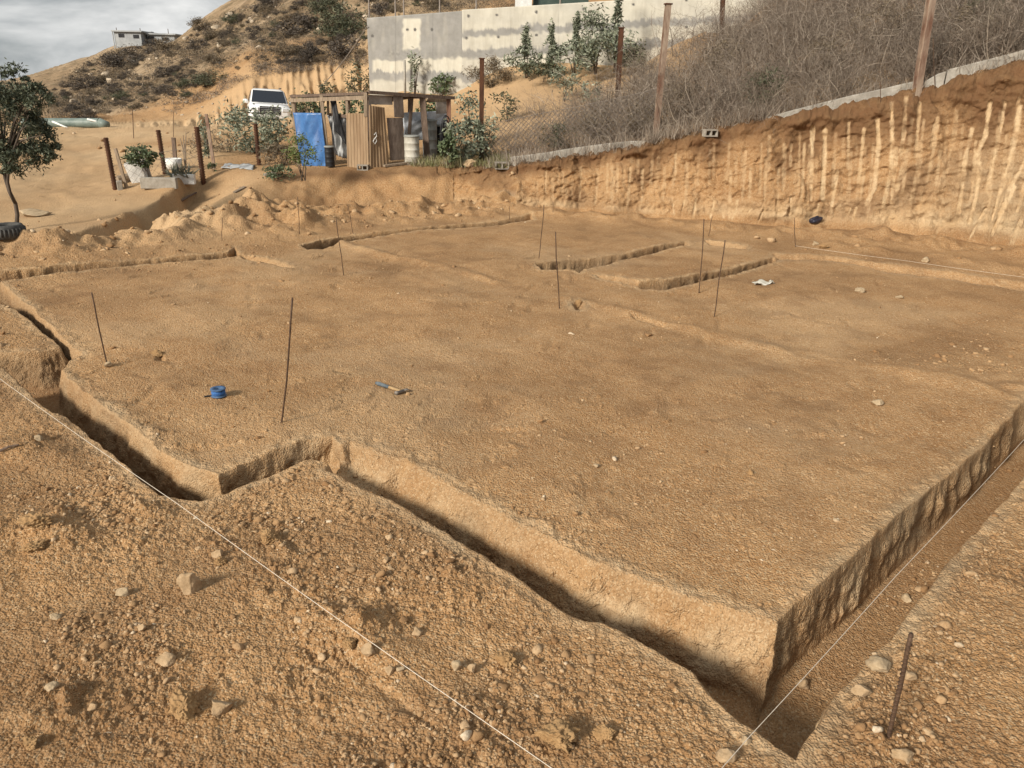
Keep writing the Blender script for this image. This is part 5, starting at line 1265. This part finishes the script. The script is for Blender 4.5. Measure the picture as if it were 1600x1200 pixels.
for a in ((1062,128,186,26,'dry brown bush just right of the tall capped post','brown'),(1125,78,140,30,'dry brown bush below the thin post at the far end of the brush','brown'),(1185,118,172,28,'greyish bush above the start of the long kerb beam','olive'),(1292,66,118,32,'dry brown bush in the brush above the middle of the long kerb beam','brown'),
          (1372,22,84,38,'broad pale bush high on the brush slope left of the leaning post','brown'),(1508,34,92,34,'dry brown bush on the brush slope right of the leaning post','brown'),(1000,168,216,24,'brown bush left of the tall capped post above the kerb','brown'),(935,180,226,28,'brown scrub bush above the sinking end of the left kerb','brown'),
          (868,196,238,24,'olive scrub bush behind the wire netting above the left kerb','olive'),(1560,-5,50,40,'olive grey bush near the top right corner','olive')):
    shrub(a[0],a[1],a[2],a[3],a[5],a[4],900,leafL=.13,leafW=.022,droop=-.5,group=GB,clumps=30,cat='bush')
def tree():
    b = on(24, 362); Y = b[1]; rng = np.random.default_rng(77)
    e = empty('tree', b, 0, 'dark leafy tree with drooping crown and thin crooked trunk at the left edge', 'tree')
    m = MB(b); P = lambda x, y, dy=0: gy(x, y, Y + dy)
    m.tube([b - np.array([0, 0, .1]), P(27, 335), P(24, 318, .05), P(15, 300), P(8, 278, .1), P(4, 240, .1), P(8, 190, .2)], [.05, .042, .04, .038, .036, .03, .02], 8)
    m.tube([P(24, 318, .05), P(17, 305, -.1), P(12, 285, -.1), P(14, 255, -.2), P(30, 210, -.3), P(45, 180, -.3)], [.034, .032, .03, .026, .02, .01], 8)
    m.build('trunk', M['bark'], e, True)
    m = MB(b)
    for i in range(16):
        q = P(rng.uniform(-50, 70), rng.uniform(140, 240), rng.uniform(-1, 1)); a = P(8, 250, .1); m.tube([a, (a + q) / 2 + np.array([0, 0, .15]), q], [.03, .018, .006], 5)
    m.build('branch', M['bark'], e, True)
    parts = []; Dp = Y / FPX * 1.0
    for (cx, cy, rx, ry, n) in ((5,190,62,60,5200),(50,170,34,42,2200),(20,130,42,24,1700),(60,215,24,34,1300),(-35,180,50,60,2000),(10,245,48,30,1500),(72,228,18,26,900),(40,245,40,20,1100),(30,118,14,10,220),(2,262,18,16,260),(62,150,14,16,260)):
        c = P(cx, cy) - b; pts = blob(int(n * .8), rng, rx * Dp, rx * Dp * .9, ry * Dp, max(8, n // 80), .24, .5) + c
        parts.append(leaves(pts, .10, .026, rng, .75))
    build_leaves('crown', parts, 'tree', e)
tree()
# ---------------- the dry brush slope above the cut: one tangled mass
def inside(poly, x, y):
    c = False; n = len(poly)
    for i in range(n):
        (ax, ay), (bx, by) = poly[i], poly[(i + 1) % n]
        if (ay > y) != (by > y) and x < (bx - ax) * (y - ay) / (by - ay) + ax: c = not c
    return c
def brush():
    rng = np.random.default_rng(5); var = [twigs(rng, 34, 1.15, .8, .013, 3, 1.2, .6, 2, .36) for _ in range(6)]
    poly = [(765,262),(770,235),(795,200),(850,165),(920,160),(965,160),(1010,118),(1060,85),(1110,45),(1150,10),(1200,-40),(1700,-60),(1700,62),(1600,90),(1500,118),(1435,134),(1320,157),(1200,184),(1100,203),(1020,218),(900,241),(800,257)]
    parts = []; cnt = 0
    while cnt < 760:
        x, y = rng.uniform(765, 1700), rng.uniform(-60, 262)
        if not inside(poly, x, y): continue
        b = on(x, y)
        if b[1] > 45 or b[1] < 16: continue
        dens = np.clip((x - 740) / 160, .5, 1)
        if rng.uniform() > dens: continue
        v, f, t = var[rng.integers(0, 6)]; a = rng.uniform(0, 6.28); c, s = math.cos(a), math.sin(a); k = rng.choice([.5, .7, .85, 1.0, 1.15, 1.4]) * rng.uniform(.85, 1.1) * (.75 if x < 900 else 1.0)
        w = v @ np.array([[c, s, 0], [-s, c, 0], [0, 0, 1]]) * np.array([k * 1.1, k * 1.1, k]) + b - np.array([0, 0, .05])
        parts.append((w, f, np.clip(t * .8 + rng.uniform(-.12, .3), 0, 1))); cnt += 1
    o = build_leaves('dry_brush', parts, 'dry'); tag(o, 'tangle of bare dry brush covering the slope above the cut bank', 'brush', None, 'stuff')
    # loose dry grass along the kerb, at post feet and about the bank edge
    parts = []
    for (x0, y0, x1, y1, n, h) in ((770,262,960,236,60,.5),(960,236,1200,184,90,.55),(1200,180,1430,136,60,.35),(1440,134,1600,92,40,.35),(640,258,780,262,40,.30)):
        for k in range(n):
            u = rng.uniform(); x, y = x0 + (x1 - x0) * u, y0 + (y1 - y0) * u + rng.uniform(-7, 3); b = on(x, y)
            v, f, t = twigs(rng, 14, h * rng.uniform(.5, 1.2), .25, .010, 2, .7, .8, 0); parts.append((v + b, f, np.clip(t + .15, 0, 1)))
    o = build_leaves('dry_grass', parts, 'dry'); tag(o, 'dry grass tufts along the kerb and bank edge', 'grass', None, 'stuff')
    parts = []
    for k in range(150):
        x, y = rng.uniform(640, 790), rng.uniform(243, 262)
        if x < 690 and y < 252: continue
        b = on(x, y); v, f, t = twigs(rng, 16, .28 * rng.uniform(.5, 1.3), .3, .014, 2, .7, .9, 0); parts.append((v + b, f, t))
    o = build_leaves('green_grass', parts, 'grass'); tag(o, 'thin green grass growing in front of the shed and barrels', 'grass', None, 'stuff')
brush()
# ---------------- hillside shrubs and boulders, each on its own
def hill():
    rng = np.random.default_rng(23); protos = {}
    for mat in ('dark', 'olive', 'brown'):
        L = []
        for k in range(3):
            P = blob(2300, rng, 1, 1, .62, 22, .40, .2); P[:, 2] += .38; P = P[P[:, 2] > -.08]
            V, F, T = leaves(P, .15, .045, rng, -.2); o = link_np('hill_shrub', V, F, LM[mat]); tone(o, T); L.append(o)
        protos[mat] = L
    labels = {'dark': 'dark dry shrub dotted among rocks on the far hillside', 'olive': 'dull green shrub growing on the far hillside', 'brown': 'pale brown dry shrub on the far hillside'}
    used = set()
    def put(px, py, wpx, mat, label=None, hs=1.0):
        b = on(px, py, ) if py > -30 else None
        D = np.linalg.norm(b - CAM); k = int(rng.integers(0, 3)); o = protos[mat][k]
        if (mat, k) in used: o = o.copy(); COL.objects.link(o)
        used.add((mat, k)); s = wpx * D / FPX / 2; o.location = tuple(b); o.scale = (s, s, s * hs); o.rotation_euler = (0, 0, rng.uniform(0, 6.28))
        if label: o['label'] = label; o['category'] = 'shrub'; o['group'] = 'big shrubs on the hillside'
        else: tag(o, labels[mat], 'shrub', 'small %s shrubs scattered over the far hillside' % mat)
    # the large ones one can tell apart
    for a in ((195,103,54,'dark','large dark bush just below the hilltop house',.8),(258,120,30,'dark','dark round bush in the middle of the hill below the house',.9),(285,124,24,'dark','small dark bush right of the round one on the middle of the hill',.9),
              (330,132,60,'olive','wide low green bush at the foot of the hill left of the white car',.5),(470,52,62,'dark','big dark bush high on the hill left of the concrete wall',.8),(540,55,66,'olive','big dark green bush touching the left end of the wall top',1.0),(545,85,60,'dark','dark bush beside the upper left end of the concrete wall',.8),
              (140,138,44,'dark','dark bush low on the far left hill flank',.7),(135,185,32,'dark','dark bush at the foot of the hill behind the green pipe',.8),(310,76,34,'dark','dark bush on the slope right of the house',.7),
              (510,20,50,'olive','green brown bush at the top edge of the picture above the wall end',.8),(425,12,46,'dark','dark bush on the skyline at the top of the picture',.6),(240,72,22,'dark','dark bush beside the hilltop house',.8)):
        put(*a[:4], label=a[4], hs=a[5])
    poly = [(70,150),(110,118),(160,88),(200,74),(270,70),(320,40),(385,10),(450,0),(700,-20),(700,14),(575,28),(570,92),(450,98),(390,104),(350,130),(300,150),(230,165),(150,182),(85,182)]
    n = 0
    while n < 290:
        x, y = rng.uniform(60, 820), rng.uniform(-20, 185)
        if not inside(poly, x, y): continue
        put(x, y, float(np.clip(rng.lognormal(2.2, .55), 4, 30)) * (1 + max(0, (x - 330)) / 500), 'dark' if rng.uniform() < .5 else ('brown' if rng.uniform() < .65 else 'olive'), hs=rng.uniform(.7, 1.1)); n += 1
    rocks = []
    for k in range(4):
        V, F = rock_mesh('b', 3, 700 + k, (1, .9, .8), .5); rocks.append(link_np('boulder', V, F, M['boulder'], smooth=False))
    ur = set(); n = 0
    spots = [(166,118,14),(172,128,12),(148,132,7),(338,45,15),(345,72,16),(358,26,14),(310,50,10),(115,160,11),(150,175,9),(300,70,8),(205,80,9),(210,78,6),(395,35,12)]
    while n < 120:
        if n < len(spots): x, y, w = spots[n]
        else:
            x, y = rng.uniform(60, 700), rng.uniform(-15, 185); w = float(np.clip(rng.lognormal(1.35, .5), 2.2, 11)) * (1 + max(0, x - 330) / 600)
            if not inside(poly, x, y): continue
        b = on(x, y); D = np.linalg.norm(b - CAM); k = int(rng.integers(0, 4)); o = rocks[k]
        if k in ur: o = o.copy(); COL.objects.link(o)
        ur.add(k); s = w * D / FPX / 2; o.location = tuple(b + np.array([0, 0, s * .15])); o.scale = (s, s, s * rng.uniform(.7, 1.0)); o.rotation_euler = (rng.uniform(-.3, .3), rng.uniform(-.3, .3), rng.uniform(0, 6.28))
        tag(o, 'pale boulder lying on the far dry hillside', 'boulder', 'boulders on the far hillside'); n += 1
    # rubble below the cut behind the track
    n = 0
    while n < 40:
        x, y = rng.uniform(190, 400), rng.uniform(150, 182)
        if y < 200 - (x - 190) * .28 - 22: continue
        b = on(x, y); D = np.linalg.norm(b - CAM); o = rocks[int(rng.integers(0, 4))].copy(); COL.objects.link(o); s = rng.uniform(2, 6.5) * D / FPX / 2
        o.location = tuple(b); o.scale = (s, s, s * .8); o.rotation_euler = (rng.uniform(-.3, .3), rng.uniform(-.3, .3), rng.uniform(0, 6.28)); o.name = 'rubble_stone'
        tag(o, 'tan rubble stone on the bank beside the dirt track', 'stone', 'rubble stones beside the dirt track'); n += 1
hill()
def hill_scrub(seed, mat, label, N, poly=None):
    """fine low scrub that greys the hillside: nobody could count it"""
    rng = np.random.default_rng(seed); parts = []
    poly = poly or [(70,150),(110,118),(160,88),(200,74),(270,70),(320,40),(385,10),(450,0),(850,-20),(850,8),(575,30),(570,98),(450,104),(390,110),(350,130),(300,158),(230,170),(150,186),(85,186)]
    n = 0
    while n < N:
        x, y = rng.uniform(60, 850), rng.uniform(-20, 186)
        if not inside(poly, x, y) or noise2(np.array([x / 40.]), np.array([y / 25.]), 61)[0] < rng.uniform(-.6, .5): continue
        b = on(x, y); D = np.linalg.norm(b - CAM); s = rng.uniform(1.5, 4.5) * D / FPX; P = rng.normal(size=(26, 3)) * np.array([s, s, s * .35]) + np.array([0, 0, s * .3])
        v, f, t = leaves(P, s * .5, s * .18, rng, -.3); parts.append((v + b, f, np.clip(t * .8 + rng.uniform(-.1, .3), 0, 1))); n += 1
    o = build_leaves('low_scrub', parts, mat); tag(o, label, 'scrub', None, 'stuff')
hill_scrub(31, 'brown', 'fine low dry scrub covering the far hillside', 3600)
hill_scrub(37, 'dark', 'dark low scrub in patches over the far hillside', 3000)
hill_scrub(41, 'dry', 'grey dry brush along the top of the old cut behind the car', 900, [(250,172),(320,140),(380,104),(450,94),(575,86),(575,104),(450,114),(390,122),(340,150),(270,178)])
# ------------------------------------------------------------------ light, sky, camera
SUN_EL, SUN_TRAVEL = R(28), R(47)          # light travels towards +x, turned a little to +y
sd = Vector((math.cos(SUN_TRAVEL) * math.cos(SUN_EL), math.sin(SUN_TRAVEL) * math.cos(SUN_EL), -math.sin(SUN_EL)))
sl = bpy.data.lights.new('sun', 'SUN'); sl.energy = 4.2; sl.angle = R(12); sl.color = (1, .93, .82)
so = bpy.data.objects.new('sun', sl); COL.objects.link(so); so.rotation_euler = sd.to_track_quat('-Z', 'Y').to_euler()
wd = bpy.data.worlds.new('World'); SC.world = wd; wd.use_nodes = True
wt = wd.node_tree; wn, wl = wt.nodes, wt.links; bg = wn['Background']
sk = wn.new('ShaderNodeTexSky'); sk.sky_type = 'NISHITA'; sk.sun_disc = False; sk.sun_elevation = SUN_EL
tos = -sd; sk.sun_rotation = math.atan2(tos.x, tos.y); sk.dust_density = 2.0
# broken grey cloud over the blue, lighter where it is thin
tc = wn.new('ShaderNodeTexCoord'); mp = wn.new('ShaderNodeMapping'); mp.inputs['Scale'].default_value = (1, 1, 2.6); wl.new(tc.outputs['Generated'], mp.inputs[0])
n1 = wn.new('ShaderNodeTexNoise'); n1.inputs['Scale'].default_value = 4.2; n1.inputs['Detail'].default_value = 7; n1.inputs['Roughness'].default_value = .55; n1.inputs['Distortion'].default_value = .3; wl.new(mp.outputs[0], n1.inputs['Vector'])
r1 = wn.new('ShaderNodeValToRGB'); wl.new(n1.outputs[0], r1.inputs[0]); e = r1.color_ramp.elements
e[0].position = .42; e[0].color = (1.9, 2.1, 2.2, 1); e[1].position = .62; e[1].color = (5.3, 5.3, 5.2, 1)
n2 = wn.new('ShaderNodeTexNoise'); n2.inputs['Scale'].default_value = 1.4; n2.inputs['Detail'].default_value = 4; wl.new(mp.outputs[0], n2.inputs['Vector'])
r2 = wn.new('ShaderNodeValToRGB'); wl.new(n2.outputs[0], r2.inputs[0]); r2.color_ramp.elements[0].position = .30; r2.color_ramp.elements[1].position = .55
r2.color_ramp.elements[0].color = (.55, .55, .55, 1)
mx = wn.new('ShaderNodeMix'); mx.data_type = 'RGBA'; wl.new(r2.outputs[0], mx.inputs[0]); wl.new(sk.outputs[0], mx.inputs[6]); wl.new(r1.outputs[0], mx.inputs[7])
wl.new(mx.outputs[2], bg.inputs['Color']); bg.inputs['Strength'].default_value = .118
cd = bpy.data.cameras.new('camera'); cd.sensor_fit = 'HORIZONTAL'; cd.sensor_width = 36; cd.lens = 36 * FPX / 1600; cd.clip_end = 2000; cd.clip_start = .05
co = bpy.data.objects.new('camera', cd); COL.objects.link(co)
co.matrix_world = Matrix(((RT[0], UP[0], -FW[0], CAM[0]), (RT[1], UP[1], -FW[1], CAM[1]), (RT[2], UP[2], -FW[2], CAM[2]), (0, 0, 0, 1)))
SC.camera = co
vs = SC.view_settings; vs.view_transform = 'Standard'; vs.look = 'None'; vs.exposure = .47; vs.gamma = 1; vs.use_curve_mapping = False
SC.cycles.max_bounces = 4; SC.cycles.use_denoising = True
